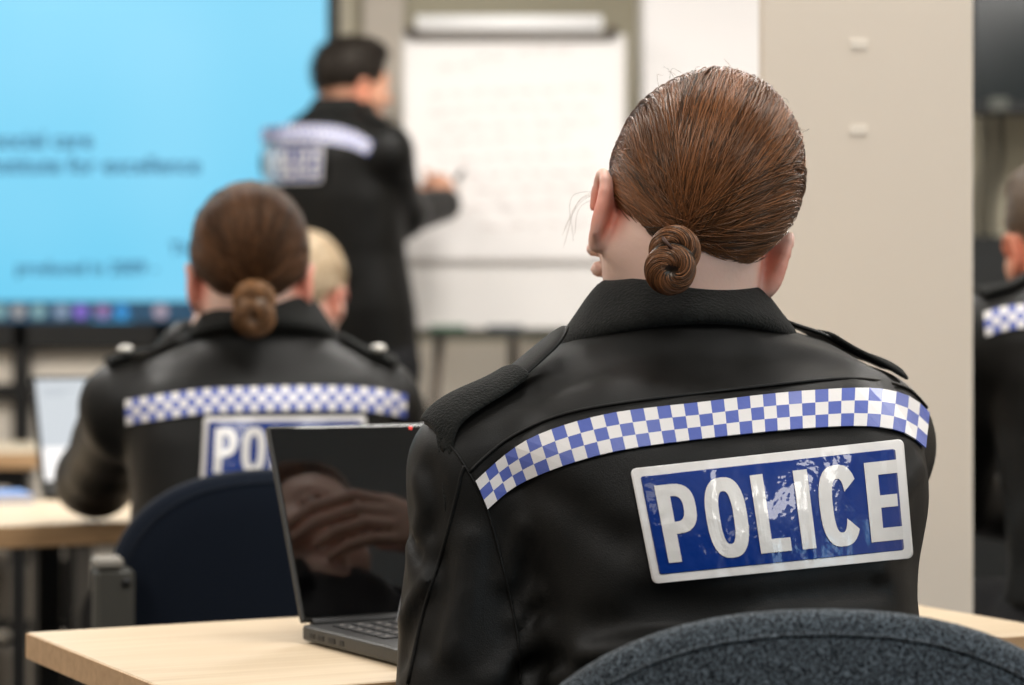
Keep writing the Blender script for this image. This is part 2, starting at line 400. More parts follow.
def sdf_fingers(s, wrist, knuckles, fingers, thumb, sc=1.0):
    """a hand whose joints are given one by one"""
    for i, (k, f) in enumerate(zip(knuckles, fingers)):
        s.cone(np.array(wrist) + (np.array(k) - np.mean(knuckles, axis=0)) * .5, k, .014 * sc, .0105 * sc, .011)
        r = (.0088, .009, .0086, .0078)[i] * sc; pts = [k] + f
        for a, b in zip(pts, pts[1:]): s.cone(a, b, r, r * .92, .0025); r *= .92
    s.chain([wrist] + thumb, [.013 * sc, .013 * sc, .0108 * sc, .0088 * sc], .006)

LOOP = [(0, .088, .060), (.034, .084, .056), (.058, .066, .040), (.068, .048, .014), (.074, .030, -.012), (.077, .012, .002), (.080, -.014, .010), (.079, -.036, -.012), (.074, -.044, -.045), (.060, -.058, -.080), (.036, -.072, -.102)]
LOOP = LOOP + [(0, -.076, -.110)] + [(-x, y, z) for x, y, z in LOOP[:0:-1]]
HCEN = np.array((0, -.010, .015)); HRAD = np.array((.0825, .1015, .0935))
def hull(D, rad, out=0.0):
    return HCEN + D * (1 / np.linalg.norm(D / rad, axis=-1) + out)[..., None]
def slerp(A, B, t):
    o = np.arccos(np.clip((A * B).sum(-1, keepdims=True), -.9999, .9999)); return (np.sin((1 - t) * o) * A + np.sin(t * o) * B) / np.sin(o)
CROWN = np.array((0, -.30, 1.0))
def comb(A, B, t):
    """unit directions from A to B along the head, kept over the crown when they lie opposite"""
    k = (1 - (A * B).sum(-1, keepdims=True)) / 2; M = (A + B) * .5 + CROWN * 1.5 * k ** 2
    M /= np.maximum(np.linalg.norm(M, axis=-1, keepdims=True), 1e-6); wt = .75 + .75 * k
    D = (1 - t) ** 2 * A + 2 * t * (1 - t) * M * wt + t * t * B
    return D / np.linalg.norm(D, axis=-1, keepdims=True)
def loop_dirs(n, loop=LOOP):
    L = np.array(loop + [loop[0]], float) - HCEN; u = np.linspace(0, len(loop), n, endpoint=False); i = u.astype(int); f = (u - i)[:, None]
    p = L[i] * (1 - f) + L[i + 1] * f; return p / np.linalg.norm(p, axis=1, keepdims=True)
def strand_mesh(name, P, rad, tint, sides=3):
    """P (n,m,3) paths in world space; thin tapering tubes with a colour per strand"""
    n, m, _ = P.shape; T = np.gradient(P, axis=1); T /= np.maximum(np.linalg.norm(T, axis=2, keepdims=True), 1e-9)
    ref = rng.normal(size=(n, 1, 3)) * np.ones((1, m, 1)); A = np.cross(T, ref); A /= np.maximum(np.linalg.norm(A, axis=2, keepdims=True), 1e-9); B = np.cross(T, A)
    tp = np.ones(m); tp[0] = .35; tp[-1] = .35
    V = np.stack([P + (A * math.cos(a) + B * math.sin(a)) * (np.reshape(rad, (-1, 1, 1)) * tp[None, :, None]) for a in [2 * math.pi * k / sides for k in range(sides)]], 2)
    idx = np.arange(n * m * sides).reshape(n, m, sides); q = []
    for k in range(sides):
        k2 = (k + 1) % sides; q.append(np.stack([idx[:, :-1, k], idx[:, :-1, k2], idx[:, 1:, k2], idx[:, 1:, k]], -1).reshape(-1, 4))
    me = np_mesh(name, V.reshape(-1, 3), np.concatenate(q))
    set_tint(me, np.repeat(tint, m * sides, axis=0)); return me
def set_tint(me, c):
    at = me.attributes.new('tint', 'FLOAT_COLOR', 'POINT')
    c = np.asarray(c, np.float32); c = np.concatenate([c, np.ones((len(c), 1), np.float32)], 1)
    at.data.foreach_set('color', c.ravel())
def tints(n, dark, light, power=1.6):
    t = rng.random((n, 1)) ** power; return np.array(dark) * (1 - t) + np.array(light) * t
def combed_hair(parent, c, R, bun, n, dark, light, m, rad=HRAD, thick=.00042, steps=22, jitter=.07, shell_dark=.7):
    """hair combed back from the hairline to a bun at the nape (bun: local point)"""
    bd = np.array(bun) - HCEN; bd /= np.linalg.norm(bd); W = lambda X: np.array(c) + X @ R.T
    LD = loop_dirs(140); ts = np.linspace(0, 1, 26); G = np.stack([comb(LD, bd[None], t) for t in ts], 1)
    fade = np.clip(ts / .10, 0, 1); fade = fade * fade * (3 - 2 * fade)
    S = hull(G, rad, 0) - (1 - fade)[None, :, None] * G * .010
    S = W(S.reshape(-1, 3)); k = np.arange(140 * 26).reshape(140, 26); k2 = np.roll(k, -1, 0)
    me = np_mesh('hair', S, np.stack([k[:, :-1], k2[:, :-1], k2[:, 1:], k[:, 1:]], -1).reshape(-1, 4))
    sh = np.array(dark) * shell_dark; set_tint(me, np.repeat(sh[None], len(S), 0)); h = link('hair', me, m, parent, True)
    # strands: groups share a lift, a colour and a small sideways drift, which makes the combed locks
    u = rng.random(n); D0 = loop_dirs(4096)[(u * 4095).astype(int)]; D0 = D0 + rng.normal(size=(n, 3)) * .012; D0 /= np.linalg.norm(D0, axis=1, keepdims=True)
    lock = (u * 170).astype(int); lk_lift = rng.normal(size=171) * .0011; lk_t = rng.random((171, 1)); lk_d = rng.normal(size=(171, 3)) * .05
    Bd = bd + rng.normal(size=(n, 3)) * jitter + lk_d[lock]; Bd /= np.linalg.norm(Bd, axis=1, keepdims=True)
    t0 = np.where(rng.random(n) < .6, rng.random(n) * .75, 0.0); t1 = np.minimum(1.0, t0 + .35 + rng.random(n) * .65)
    tt = t0[:, None] + (t1 - t0)[:, None] * np.linspace(0, 1, steps)[None]
    D = np.stack([comb(D0, Bd, tt[:, j:j + 1]) for j in range(steps)], 1)
    ph = rng.random((n, 1)) * 6.3; lift = .0006 + .0022 * rng.random((n, 1)) ** 1.5 + lk_lift[lock][:, None] * np.sin(tt * 3.1) + .0004 * np.sin(tt * 9 + ph)
    edge = np.clip(tt / .10, 0, 1); P = hull(D, rad, 0) + D * (lift - (1 - edge * edge * (3 - 2 * edge)) * .0095)[..., None]
    P = W(P.reshape(-1, 3)).reshape(n, steps, 3)
    tc = np.clip(rng.normal(size=(n, 1)) * .16 + lk_t[lock] ** 1.3 * .95 + .04, 0, 1); col = np.array(dark) * (1 - tc) + np.array(light) * tc
    sm = link('hair_strands', strand_mesh('hair_strands', P, thick * (.6 + .8 * rng.random(n)), col), m, parent, True); tag(sm, kind='stuff')
    return h
def coiled_bun(parent, cw, R, dark, light, m, size=1.0, n=700, steps=26):
    """two coils of twisted hair one over the other; axis points out of the nape"""
    cw = np.array(cw); ax = R @ np.array((-.1, -.93, -.35)); ax /= np.linalg.norm(ax); e1 = np.cross(ax, R @ np.array((0, 0, 1.0))); e1 /= np.linalg.norm(e1); e2 = np.cross(e1, ax)
    coils = [(cw + e2 * .010 * size - ax * .003, .0135 * size, .0098 * size, 0.0), (cw - e2 * .0065 * size + ax * .005 * size, .0115 * size, .0115 * size, .9)]
    s = Sdf()
    for (q, r1, r2, ph) in coils:
        pts = [q + (e1 * math.cos(a) + e2 * math.sin(a)) * r1 for a in np.linspace(0, 2 * math.pi, 15)]
        s.chain(pts, [r2] * 15, .002)
    s.cone(cw - ax * .02, cw, .016 * size, .012 * size, .004)
    V, Q = s.mesh(.0022); V = relax(V, Q, 2); me = np_mesh('hair_bun', V, Q); set_tint(me, np.repeat((np.array(dark) * .8)[None], len(V), 0)); b = link('hair_bun', me, m, parent, True)
    Ps = []
    for (q, r1, r2, ph) in coils:
        a = np.linspace(0, 1, steps)[None] * (2.2 + 1.5 * rng.random((n, 1))) + rng.random((n, 1)) * 6.3; th = rng.random((n, 1)) * 6.3 + a * .9
        rr = r2 * (1.0 + .06 * rng.random((n, 1))); ring = (e1[None, None] * np.cos(a)[..., None] + e2[None, None] * np.sin(a)[..., None])
        Ps.append(q + ring * (r1 + rr * np.cos(th))[..., None] + ax[None, None] * (rr * np.sin(th))[..., None])
    P = np.concatenate(Ps); sm = link('bun_strands', strand_mesh('bun_strands', P, .00042 * (.6 + .8 * rng.random(len(P))), tints(len(P), dark, light, 1.2)), m, b, True); tag(sm, kind='stuff')
    return b
def short_hair(parent, c, R, dark, light, m, n=1500, length=.02, top=.016):
    """cropped hair: a cap with short strands lying back over it"""
    T = lambda x, y, z: np.array(c) + R @ np.array((x, y, z)); s = Sdf()
    s.ell(T(0, -.010, .018), (.0785, .0985, .0925), R, .01)
    s.ell(T(0, .035, .075), (.058, .060, top + .016), R, .02)
    s.ell(T(0, .092, -.062), (.1, .062, .105), R, .008, True)
    for q in (-1, 1): s.ell(T(q * .088, -.004, -.040), (.022, .028, .045), R, .006, True)
    s.ell(T(0, -.05, -.215), (.2, .2, .112), R, .01, True)
    V, Q = s.mesh(.004); V = relax(V, Q, 2); me = np_mesh('hair', V, Q); set_tint(me, np.repeat((np.array(dark) * .8)[None], len(V), 0)); h = link('hair', me, m, parent, True)
    bm_ = bmesh.new(); bm_.from_mesh(me); bm_.normal_update(); No = np.array([v.normal for v in bm_.verts]); bm_.free()
    i = rng.integers(0, len(V), n); d = No[i] * .5 + (R @ np.array((0, -.6, -.35)))[None] + rng.normal(size=(n, 3)) * .25; d /= np.linalg.norm(d, axis=1, keepdims=True)
    t = np.linspace(0, 1, 5)[None, :, None]; P = V[i][:, None] - No[i][:, None] * .002 + d[:, None] * t * length - No[i][:, None] * t ** 2 * length * .3
    tag(link('hair_strands', strand_mesh('hair_strands', P, .0006 * np.ones(n), tints(n, dark, light)), m, parent, True), kind='stuff')
    return h
def add_eyes(parent, T, R):
    for q in (-1, 1):
        o = MB().sphere((0, 0, 0), .0125, u=20, v=14).build('eye', M_EYE, parent, True)
        o.matrix_local = Matrix.Translation(Vector(T(q * .031, .0775, -.0125))) @ Matrix(R.tolist()).to_4x4()
def jacket_mesh(parent, s, h, folds=(), amp=.0022, seed=1, it=2, material=None):
    def post(P, d):
        ok = np.abs(d) < .05
        if not ok.any(): return d
        p = P[ok]; q = p * np.array((1, 1, .6)) + .04 * np.stack([vnoise(p, 6, seed + k) for k in range(3)], 1)
        e = amp * vnoise(q, 13, seed) + amp * .5 * vnoise(q + .3, 30, seed + 5)
        for pts, wd, dp in folds:
            m = np.full(len(p), 9.)
            for a, b in zip(pts, pts[1:]):
                a = np.array(a); b = np.array(b); ba = b - a; t = np.clip((p - a) @ ba / (ba @ ba), 0, 1); m = np.minimum(m, np.linalg.norm(p - a - t[:, None] * ba, axis=1))
            e = e + dp * np.exp(-(m / wd) ** 2)
        d = d.copy(); d[ok] += e; return d
    V, Q = s.mesh(h, post); V = relax(V, Q, it); o = link('jacket', np_mesh('jacket', V, Q), material or M_JACKET, parent, True)
    return o, BVHTree.FromPolygons([Vector(v) for v in V], Q.tolist())
def surf_bvh(s, h=.011):
    V, Q = s.mesh(h); return BVHTree.FromPolygons([Vector(v) for v in V], Q.tolist())
def cast(bvh, px, py):
    p, n, i, d = bvh.ray_cast(Vector((0, 0, HC)), ray(px, py)); return p, n
def sdf_jacket(torso, arms, n=2.4, k=.028):
    s = Sdf().loft(torso, .02, n)
    for a in arms:
        pts, rs = a; s.chain(pts, rs, k)
    return s
def on_surface(bvh, px_path, n, lift):
    """points along a path given in the photograph's pixels, laid on the cloth and raised along its normal; misses are filled from their neighbours"""
    pts = catmull([(x, y, 0) for x, y in px_path], n); Q = []; ok = []
    for q in pts:
        p, nn = cast(bvh, q[0], q[1]); ok.append(p is not None)
        if p is None: Q.append((0, 0, 0)); continue
        if nn.dot(ray(q[0], q[1])) > 0: nn = -nn
        Q.append(tuple(p + nn * lift))
    Q = np.array(Q); ok = np.array(ok); i = np.arange(len(Q)); Y = np.interp(i, i[ok], Q[ok, 1])
    for k in i[~ok]: Q[k] = U(pts[k][0], pts[k][1], Y[k] - lift)
    P = np.pad(Q, ((1, 1), (0, 0)), mode='reflect', reflect_type='odd'); Q = (P[:-2] + 2 * P[1:-1] + P[2:]) / 4
    return [Vector(q) for q in Q]
def chequered_band(parent, bvh, top, bottom, cols, rows=3, lift=.0032, sub=1):
    ta = even([(x, y, 0) for x, y in top], cols * sub); ba = even([(x, y, 0) for x, y in bottom], cols * sub); mb = MB()
    R_ = [on_surface(bvh, [tuple(a[:2] * (1 - r / rows) + b[:2] * r / rows) for a, b in zip(ta, ba)], cols * sub, lift) for r in range(rows + 1)]
    g = mb.grid(R_)
    bmesh.ops.recalc_face_normals(mb.bm, faces=mb.bm.faces[:]); mb.bm.faces.ensure_lookup_table(); nc = cols * sub
    for i, f in enumerate(mb.bm.faces): f.material_index = ((i % nc) // sub + i // nc) % 2
    me = bpy.data.meshes.new('chequered_band'); mb.bm.to_mesh(me); mb.bm.free()
    o = link('chequered_band', me, [M_CHK_W, M_CHK_B], parent)
    md = o.modifiers.new('thickness', 'SOLIDIFY'); md.thickness = .0012; md.offset = 0
    return o
# block capitals as strips of quads in a unit box
def arc(cx, cy, rx, ry, a0, a1, n, e=2.6):
    out = []
    for i in range(n + 1):
        a = math.radians(a0 + (a1 - a0) * i / n); c, s_ = math.cos(a), math.sin(a)
        out.append((cx + rx * math.copysign(abs(c) ** (2 / e), c), cy + ry * math.copysign(abs(s_) ** (2 / e), s_)))
    return out
def bar_strip(x0, y0, x1, y1, n=14):
    v = abs(y1 - y0) > abs(x1 - x0)
    if v: return [(x0, y0 + (y1 - y0) * i / n) for i in range(n + 1)], [(x1, y0 + (y1 - y0) * i / n) for i in range(n + 1)]
    return [(x0 + (x1 - x0) * i / n, y0) for i in range(n + 1)], [(x0 + (x1 - x0) * i / n, y1) for i in range(n + 1)]
ST = .365
GLYPH = {
 'P': [bar_strip(0, 0, ST, 1), (arc(.42, .68, .58, .32, 90, -90, 14), arc(.42, .68, .25, .165, 90, -90, 14)), bar_strip(ST, 1, .42, .845, 1), bar_strip(ST, .515, .42, .36, 1)],
 'O': [(arc(.5, .5, .5, .515, 0, 360, 32), arc(.5, .5, .17, .34, 0, 360, 32))],
 'L': [bar_strip(0, 0, ST, 1), bar_strip(ST, 0, .92, .17, 4)],
 'I': [bar_strip(0, 0, ST, 1)],
 'C': [(arc(.5, .5, .5, .515, 32, 328, 28), arc(.5, .5, .17, .34, 24, 336, 28))],
 'E': [bar_strip(0, 0, ST, 1), bar_strip(ST, 0, .92, .165, 4), bar_strip(ST, .42, .85, .575, 4), bar_strip(ST, .835, .92, 1, 4)]}
def back_patch(parent, bvh, corners, word, lift=.003, rim=.04, pad=(.085, .15, .05), widths=None, gap=.35, nx=26, ny=10, creases=False):
    """reflective patch laid on the back; corners TL TR BR BL in pixels"""
    TL, TR, BR, BL = [np.array(c, float) for c in corners]
    px = lambda u, v: (TL * (1 - u) + TR * u) * (1 - v) + (BL * (1 - u) + BR * u) * v
    A = []; Yv = []
    for u in np.linspace(0, 1, 25):
        for v in np.linspace(0, 1, 11):
            p, n = cast(bvh, *px(u, v))
            if p is not None: A.append([u ** i * v ** j for i in range(5) for j in range(3)]); Yv.append(p.y)
    A = np.array(A); Yv = np.array(Yv); co = np.linalg.lstsq(A, Yv, rcond=None)[0]; off = np.percentile(A @ co - Yv, 98)
    cr = [(.265, .016, .0011, 1), (.30, .012, -.0008, 2), (.455, .014, .0010, 3), (.50, .03, -.0012, 4), (.615, .015, .0011, 5), (.70, .03, -.0010, 6), (.79, .016, .0009, 7), (.87, .022, .0014, 8), (.94, .018, .0009, 9)] if creases else []
    def P(u, v, l=0):
        y = float(np.dot([u ** i * v ** j for i in range(5) for j in range(3)], co)) - off - l
        for c_, w_, a_, k_ in cr: y -= a_ * (.55 + .45 * math.sin(5 * v + k_ * 2.1)) * math.exp(-((u - c_ - .015 * math.sin(4 * v + k_)) / w_) ** 2)
        if creases: y += .0004 * mnoise.noise((u * 26, v * 9, 0))
        q = px(u, v); return U(q[0], q[1], y)
    asp = np.linalg.norm(TR - TL) / np.linalg.norm(BL - TL); ru, rv = rim / asp, rim; vv = [0, .006, .015, .03, .05] + list(np.linspace(.05, .95, ny)[1:-1]) + [.95, .97, .985, .994, 1]
    def sheet(u0, u1, v0, v1, l, name, m, par, th, rad=.05):
        mb = MB(); rows = []
        for t in vv:
            v = v0 + (v1 - v0) * t; ins = 0
            dv = min(v - v0, v1 - v); ins = (rad - math.sqrt(max(0, rad ** 2 - (rad - min(dv, rad)) ** 2))) / asp
            rows.append([P(u0 + ins + (u1 - u0 - 2 * ins) * i / nx, v, l) for i in range(nx + 1)])
        mb.grid(rows); o = mb.build(name, m, par, True); md = o.modifiers.new('thickness', 'SOLIDIFY'); md.thickness = th; md.offset = 0; return o
    base = sheet(0, 1, 0, 1, lift, 'back_patch', M_PATCH_RIM, parent, .0012)
    tag(base, 'silver-edged blue patch reading ' + word)
    blue = sheet(ru, 1 - ru, rv, 1 - rv, lift + .0009, 'blue_field', M_PATCH_B, base, .0006, .02)
    widths = widths or {'P': .78, 'O': .86, 'L': .72, 'I': .34 * .86, 'C': .84, 'E': .74}
    tot = sum(widths[c] for c in word) + gap * (len(word) - 1) * .5; u0 = pad[0]; sc = (1 - pad[0] - pad[2]) / tot; x = u0
    for c in word:
        mb = MB(); wd = widths[c] * sc; gw = ST if c == 'I' else 1.0
        for a, b in GLYPH[c]:
            mb.grid([[P(x + q[0] / gw * wd, 1 - pad[1] - q[1] * (1 - 2 * pad[1]), lift + .0021) for q in s_] for s_ in [[(p[0] + (q[0] - p[0]) * j / 4, p[1] + (q[1] - p[1]) * j / 4) for p, q in zip(a, b)] for j in range(5)]])
        o = mb.build('letter', M_PATCH_W, base); md = o.modifiers.new('thickness', 'SOLIDIFY'); md.thickness = .0003; md.offset = 0
        x += wd + gap * .5 * sc
    return base
def shoulder_strap(parent, bvh, tip, neck, width=.052, lift=.006, slider=True, insignia=False, tail=.0, tailup=.012):
    """strap from the shoulder tip towards the collar with a rank slide over its outer part"""
    tip = Vector(tip); neck = Vector(neck); d = (neck - tip); d.z = 0; side = Vector((-d.y, d.x, 0)).normalized(); n = 14
    def strip(t0, t1, wd, lf, th, name, m, par, up=0, roundend=False):
        rows = []
        for i in range(n + 1):
            t = t0 + (t1 - t0) * i / n; c = tip.lerp(neck, t); row = []
            wl = wd * (1 if not roundend else math.sqrt(max(.05, 1 - max(0, (i / n - .8) / .2) ** 2)))
            p0 = bvh.ray_cast(Vector((c.x, c.y, 1.9)), Vector((0, 0, -1)))[0]; zc = (p0.z if p0 else c.z)
            for j in range(5):
                s_ = (j / 4 - .5) * wl; x = c + side * s_; p = bvh.ray_cast(Vector((x.x, x.y, 1.9)), Vector((0, 0, -1)))[0]
                z = (p.z if p else zc - abs(s_) * .4); z = z if p else zc - .35 * abs(s_)
                row.append(Vector((x.x, x.y, z + lf + up * max(0, (t - .45)) ** 1.4)))
            rows.append(row)
        mb = MB(); mb.grid(rows); o = mb.build(name, m, par, True)
        md = o.modifiers.new('thickness', 'SOLIDIFY'); md.thickness = th; md.offset = 0
        sb = o.modifiers.new('smooth', 'SUBSURF'); sb.levels = sb.render_levels = 1; return o, rows
    st, rows = strip(.0, 1 + tail, width * .8, lift, .004, 'shoulder_strap', M_JACKET, parent, tailup, True)
    if slider: strip(.0, .66, width, lift + .003, .005, 'rank_slide', M_FLEECE, st, tailup)
    if insignia:
        c = rows[3][2]; MB().sphere(c + Vector((0, -.012, .007)), .011, (1, 1, .55)).build('insignia', M_SILVER, st, True)
    return st
def collar(parent, c, ax, yaw, prof, ab, material=M_FLEECE, n=56, front_open=40, back_up=0):
    """collar swept round the neck; prof = (radial offset, height) list, open at the throat"""
    c = Vector(c); z = Vector(ax).normalized(); f = Vector((-math.sin(math.radians(yaw)), math.cos(math.radians(yaw)), 0)); x = f.cross(z).normalized(); f = z.cross(x)
    rows = []
    for r, h in prof:
        row = []
        for i in range(n + 1):
            a = math.radians(90 + front_open + (360 - 2 * front_open) * i / n); ca, sa = math.cos(a), math.sin(a)
            dip = .010 * max(0, sa) ** 2 + .003 * max(0, -sa) - .0015 * math.sin(3 * a + 1); up = back_up * max(0, -sa) ** 1.5 * max(0, 1 - h / .06)
            row.append(c + x * (ab[0] + r) * ca + f * (ab[1] + r) * sa + z * (h - dip * (h / .06) + up))
        rows.append(row)
    mb = MB(); mb.grid(rows); o = mb.build('collar', material, parent, True)
    md = o.modifiers.new('thickness', 'SOLIDIFY'); md.thickness = .004; md.offset = 0
    sb = o.modifiers.new('smooth', 'SUBSURF'); sb.levels = sb.render_levels = 1
    return o
COLLAR = [(.004, -.020), (.010, -.004), (.017, .006), (.022, .010), (.020, .017), (.015, .030), (.009, .044), (.003, .052), (-.004, .053), (-.009, .046), (-.010, .030), (-.010, .005)]
def trousers_and_shoes(parent, legs, h=.009):
    s = Sdf()
    for hip, knee, ankle, toe in legs: s.chain([hip, knee, ankle], [.084, .066, .052], .03)
    s.cone(legs[0][0], legs[1][0], .100, None, .04)
    V, Q = s.mesh(h); V = relax(V, Q, 2); link('trousers', np_mesh('trousers', V, Q), M_TROUSER, parent, True)
    for hip, knee, ankle, toe in legs:
        a = np.array(ankle); t = np.array(toe); q = Sdf().cone((a[0], a[1], .05), (t[0], t[1], .04), .044, .038, .02).cone((a[0], a[1], .05), (a[0], a[1], .11), .044, .048, .02)
        f = t - a; f[2] = 0; f /= np.linalg.norm(f); bb = a - f * .02
        q.cone((bb[0], bb[1], .04), (bb[0], bb[1], .05), .04, .04, .02)
        V, Q = q.mesh(.008, lambda P, d: np.maximum(d, -(P[:, 2] - .002))); link('shoe', np_mesh('shoe', V, Q), M_SHOE, parent, True)
def body_mesh(name, s, h, it=2, material=None):
    V, Q = s.mesh(h); V = relax(V, Q, it); return link(name, np_mesh(name, V, Q), material or M_SKIN, None, True)
def sdf_under(s, torso, arms, legs, inset=.016):
    s.loft(torso, .02, 2.3, inset)
    for pts, rs in arms: s.chain(pts, [max(.018, r * .62) for r in rs], .02)
    for hip, knee, ankle, toe in legs:
        s.chain([hip, knee, ankle], [.07, .05, .034], .03); s.cone(ankle, toe, .022, .012, .02)

# ------------------------------------------------------------------ the officer in the foreground
HB_D, HB_L = (.012, .0048, .002), (.30, .115, .042)
M_HAIR = hair_material('brown_hair', (1, .86, .72), .34)
COLLAR2 = [(.004, -.012), (.011, .002), (.016, .007), (.025, .007), (.029, .010), (.027, .020), (.015, .036), (.005, .052), (-.006, .066), (-.013, .070), (-.018, .062), (-.019, .04), (-.018, .01)]
def foreground_officer():
    c = np.array(U(698, 196, 2.12)); R = head_frame(13, 8, 18); neck = np.array((.150, 2.125, 1.000))
    torso = [(.53, .19, 2.00, .170, .130, 18), (.62, .183, 2.00, .162, .122, 18), (.72, .178, 2.01, .162, .122, 18), (.80, .174, 2.03, .163, .124, 18), (.88, .170, 2.05, .180, .128, 18),
             (.93, .167, 2.07, .190, .124, 18), (.96, .162, 2.085, .180, .112, 17), (.985, .165, 2.10, .163, .098, 16), (1.005, .161, 2.11, .130, .088, 15), (1.03, .150, 2.118, .086, .080, 14), (1.05, .148, 2.12, .066, .066, 14)]
    armL = ([(.055, 2.055, .945), (-.020, 2.03, .903), (-.045, 1.99, .64), (-.105, 2.15, .615)], [.05, .061, .058, .045])
    armR = ([(.25, 2.14, .966), (.311, 2.185, .919), (.255, 2.43, .790), (.205, 2.312, 1.000)], [.05, .064, .054, .040])
    legs = [((.10, 2.02, .598), (-.06, 2.42, .57), (-.02, 2.40, .10), (-.07, 2.52, .03)), ((.27, 2.06, .598), (.12, 2.50, .57), (.16, 2.48, .10), (.12, 2.60, .03))]
    s = Sdf(); T = sdf_head(s, c, R, neck); sdf_under(s, torso, [armL, armR], legs)
    sdf_hand(s, (-.105, 2.15, .615), (.1, 1, -.25), (0, .1, 1), -1)
    w = np.array((.200, 2.300, 1.012))
    kn = [np.array(q) for q in ((.150, 2.262, 1.085), (.152, 2.262, 1.068), (.156, 2.262, 1.050), (.160, 2.260, 1.034))]
    fg = [[(.118, 2.243, 1.098), (.094, 2.205, 1.104), (.0815, 2.160, 1.1015)], [(.118, 2.240, 1.079), (.097, 2.203, 1.084), (.0855, 2.163, 1.0835)],
          [(.122, 2.240, 1.060), (.103, 2.213, 1.062), (.096, 2.188, 1.062)], [(.130, 2.236, 1.042), (.112, 2.214, 1.043), (.108, 2.192, 1.044)]]
    SH = np.array((-.0085, 0, -.003)); w = w + SH; kn = [k + SH for k in kn]; fg = [[np.array(q) + SH for q in f] for f in fg]
    sdf_fingers(s, w, kn, [[np.array(q) for q in f] for f in fg], [np.array(q) for q in ((.205, 2.262, 1.045), (.208, 2.232, 1.072), (.203, 2.205, 1.095))])
    o = body_mesh('person', s, .0032)
    tag(o, 'largest person, brown hair in a bun, black police jacket, sitting nearest the camera', 'person', 'people in black police jackets')
    add_eyes(o, T, R); blush(o, [(T(q * .082, -.004, -.042), .029) for q in (-1, 1)] , .75)
    bun = (-.030, -.094, -.084)
    combed_hair(o, c, R, bun, 9000, HB_D, HB_L, M_HAIR, rad=HRAD * np.array((.97, 1, 1)))
    bw = np.array(T(-.031, -.101, -.090)); b = coiled_bun(o, bw, R, HB_D, HB_L, M_HAIR, .90)
    # hair tie
    ax = R @ np.array((-.1, -.93, -.35)); e1 = np.cross(ax, (0, 0, 1.)); e1 /= np.linalg.norm(e1); e2 = np.cross(e1, ax)
    pts = [bw + e2 * .016 + ax * .002 + (e2 * math.cos(a) * .4 + ax * math.sin(a)) * .0118 + e1 * (.004 + .004 * math.cos(a)) for a in np.linspace(0, 2 * math.pi, 20)]
    MB().tube(pts, .0016, 6).build('hair_tie', M_TIE, b, True)
    # loose hairs
    P = []
    def wisp(a, b_, cc, n, sp):
        for _ in range(n):
            j = rng.normal(size=(3, 3)) * sp; q = catmull([np.array(a) + j[0] * .4, np.array(b_) + j[1], np.array(cc) + j[2]], 13); P.append(q)
    wisp(U(612, 190, 2.13), U(585, 200, 2.15), U(570, 240, 2.16), 5, .005); wisp(U(614, 195, 2.12), U(603, 205, 2.13), U(594, 245, 2.14), 3, .003)
    for _ in range(60):
        a = rng.uniform(-.9, .9); D = np.array((math.sin(a) * .9, rng.uniform(-.3, .5), math.cos(a))); D /= np.linalg.norm(D); p = c + R @ hull(D, HRAD, -.002); t = R @ np.array((rng.normal() * .6, -.7 + rng.normal() * .3, rng.normal() * .3)); n_ = R @ D; L = rng.uniform(.012, .032)
        P.append(catmull([p, p + (t * .5 + n_ * rng.uniform(.1, .3)) * L, p + (t + n_ * rng.uniform(-.2, .2)) * L], 13))
    tag(link('loose_hairs', strand_mesh('loose_hairs', np.array(P), .00014 * np.ones(len(P)), tints(len(P), HB_D, HB_L)), M_HAIR, o, True), kind='stuff')
    # jacket
    js = sdf_jacket(torso, [armL, armR]); js.ell((.100, 1.985, .90), (.085, .05, .085), None, .03); js.ell((.265, 2.035, .90), (.075, .05, .085), None, .03)
    pre = surf_bvh(js); fold = lambda L, wd, dp: ([np.array(p) for p in on_surface(pre, L, 10, 0)], wd, dp)
    folds = [fold(a, b, c_ * 1.6) for a, b, c_ in (
        ([(556, 676), (590, 657), (640, 646), (700, 644), (770, 650)], .011, -.0065), ([(520, 668), (560, 664), (620, 676), (690, 684)], .010, .006), ([(600, 628), (660, 622), (740, 628)], .016, .004),
        ([(524, 527), (514, 552), (507, 580)], .008, -.004), ([(547, 629), (520, 655), (489, 684)], .009, -.005), ([(542, 592), (526, 604), (515, 622)], .007, -.0035),
        ([(409, 530), (414, 542), (419, 556)], .005, .004), ([(407, 540), (412, 556), (414, 575)], .006, -.003), ([(428, 580), (414, 600), (404, 620)], .007, -.005), ([(420, 600), (410, 630), (402, 660)], .008, .005), ([(440, 560), (436, 600), (424, 650)], .010, .005), ([(470, 540), (466, 590), (452, 650)], .012, -.004),
        ([(430, 470), (436, 500), (432, 530)], .010, .0035), ([(418, 480), (424, 510), (418, 530)], .008, -.003),
        ([(640, 600), (720, 604), (800, 596), (880, 588)], .010, .003), ([(500, 470), (560, 500), (620, 540)], .016, .003), ([(920, 470), (900, 500), (880, 570)], .010, -.003),
        ([(470, 420), (520, 400), (580, 380)], .012, .002), ([(760, 340), (820, 352), (880, 376)], .012, -.0025))]
    jk, bvh = jacket_mesh(o, js, .0055, folds, .0036, 3)
    # cords and seams
    def seam(path, r, lift, name='seam', n=40): MB().tube(on_surface(bvh, path, n, lift), r * .7, 6).build(name, M_JACKET, jk, True)
    seam([(470, 472), (484, 458), (512, 437), (560, 416), (620, 404), (700, 394), (790, 384), (860, 379), (905, 388), (926, 408)], .0022, .001, 'piping')
    seam([(446, 440), (460, 458), (474, 482), (488, 512), (505, 575), (518, 640), (520, 684)], .0018, .0004)
    seam([(465, 466), (461, 476), (457, 494), (444, 545), (424, 610), (408, 684)], .0026, .0002)
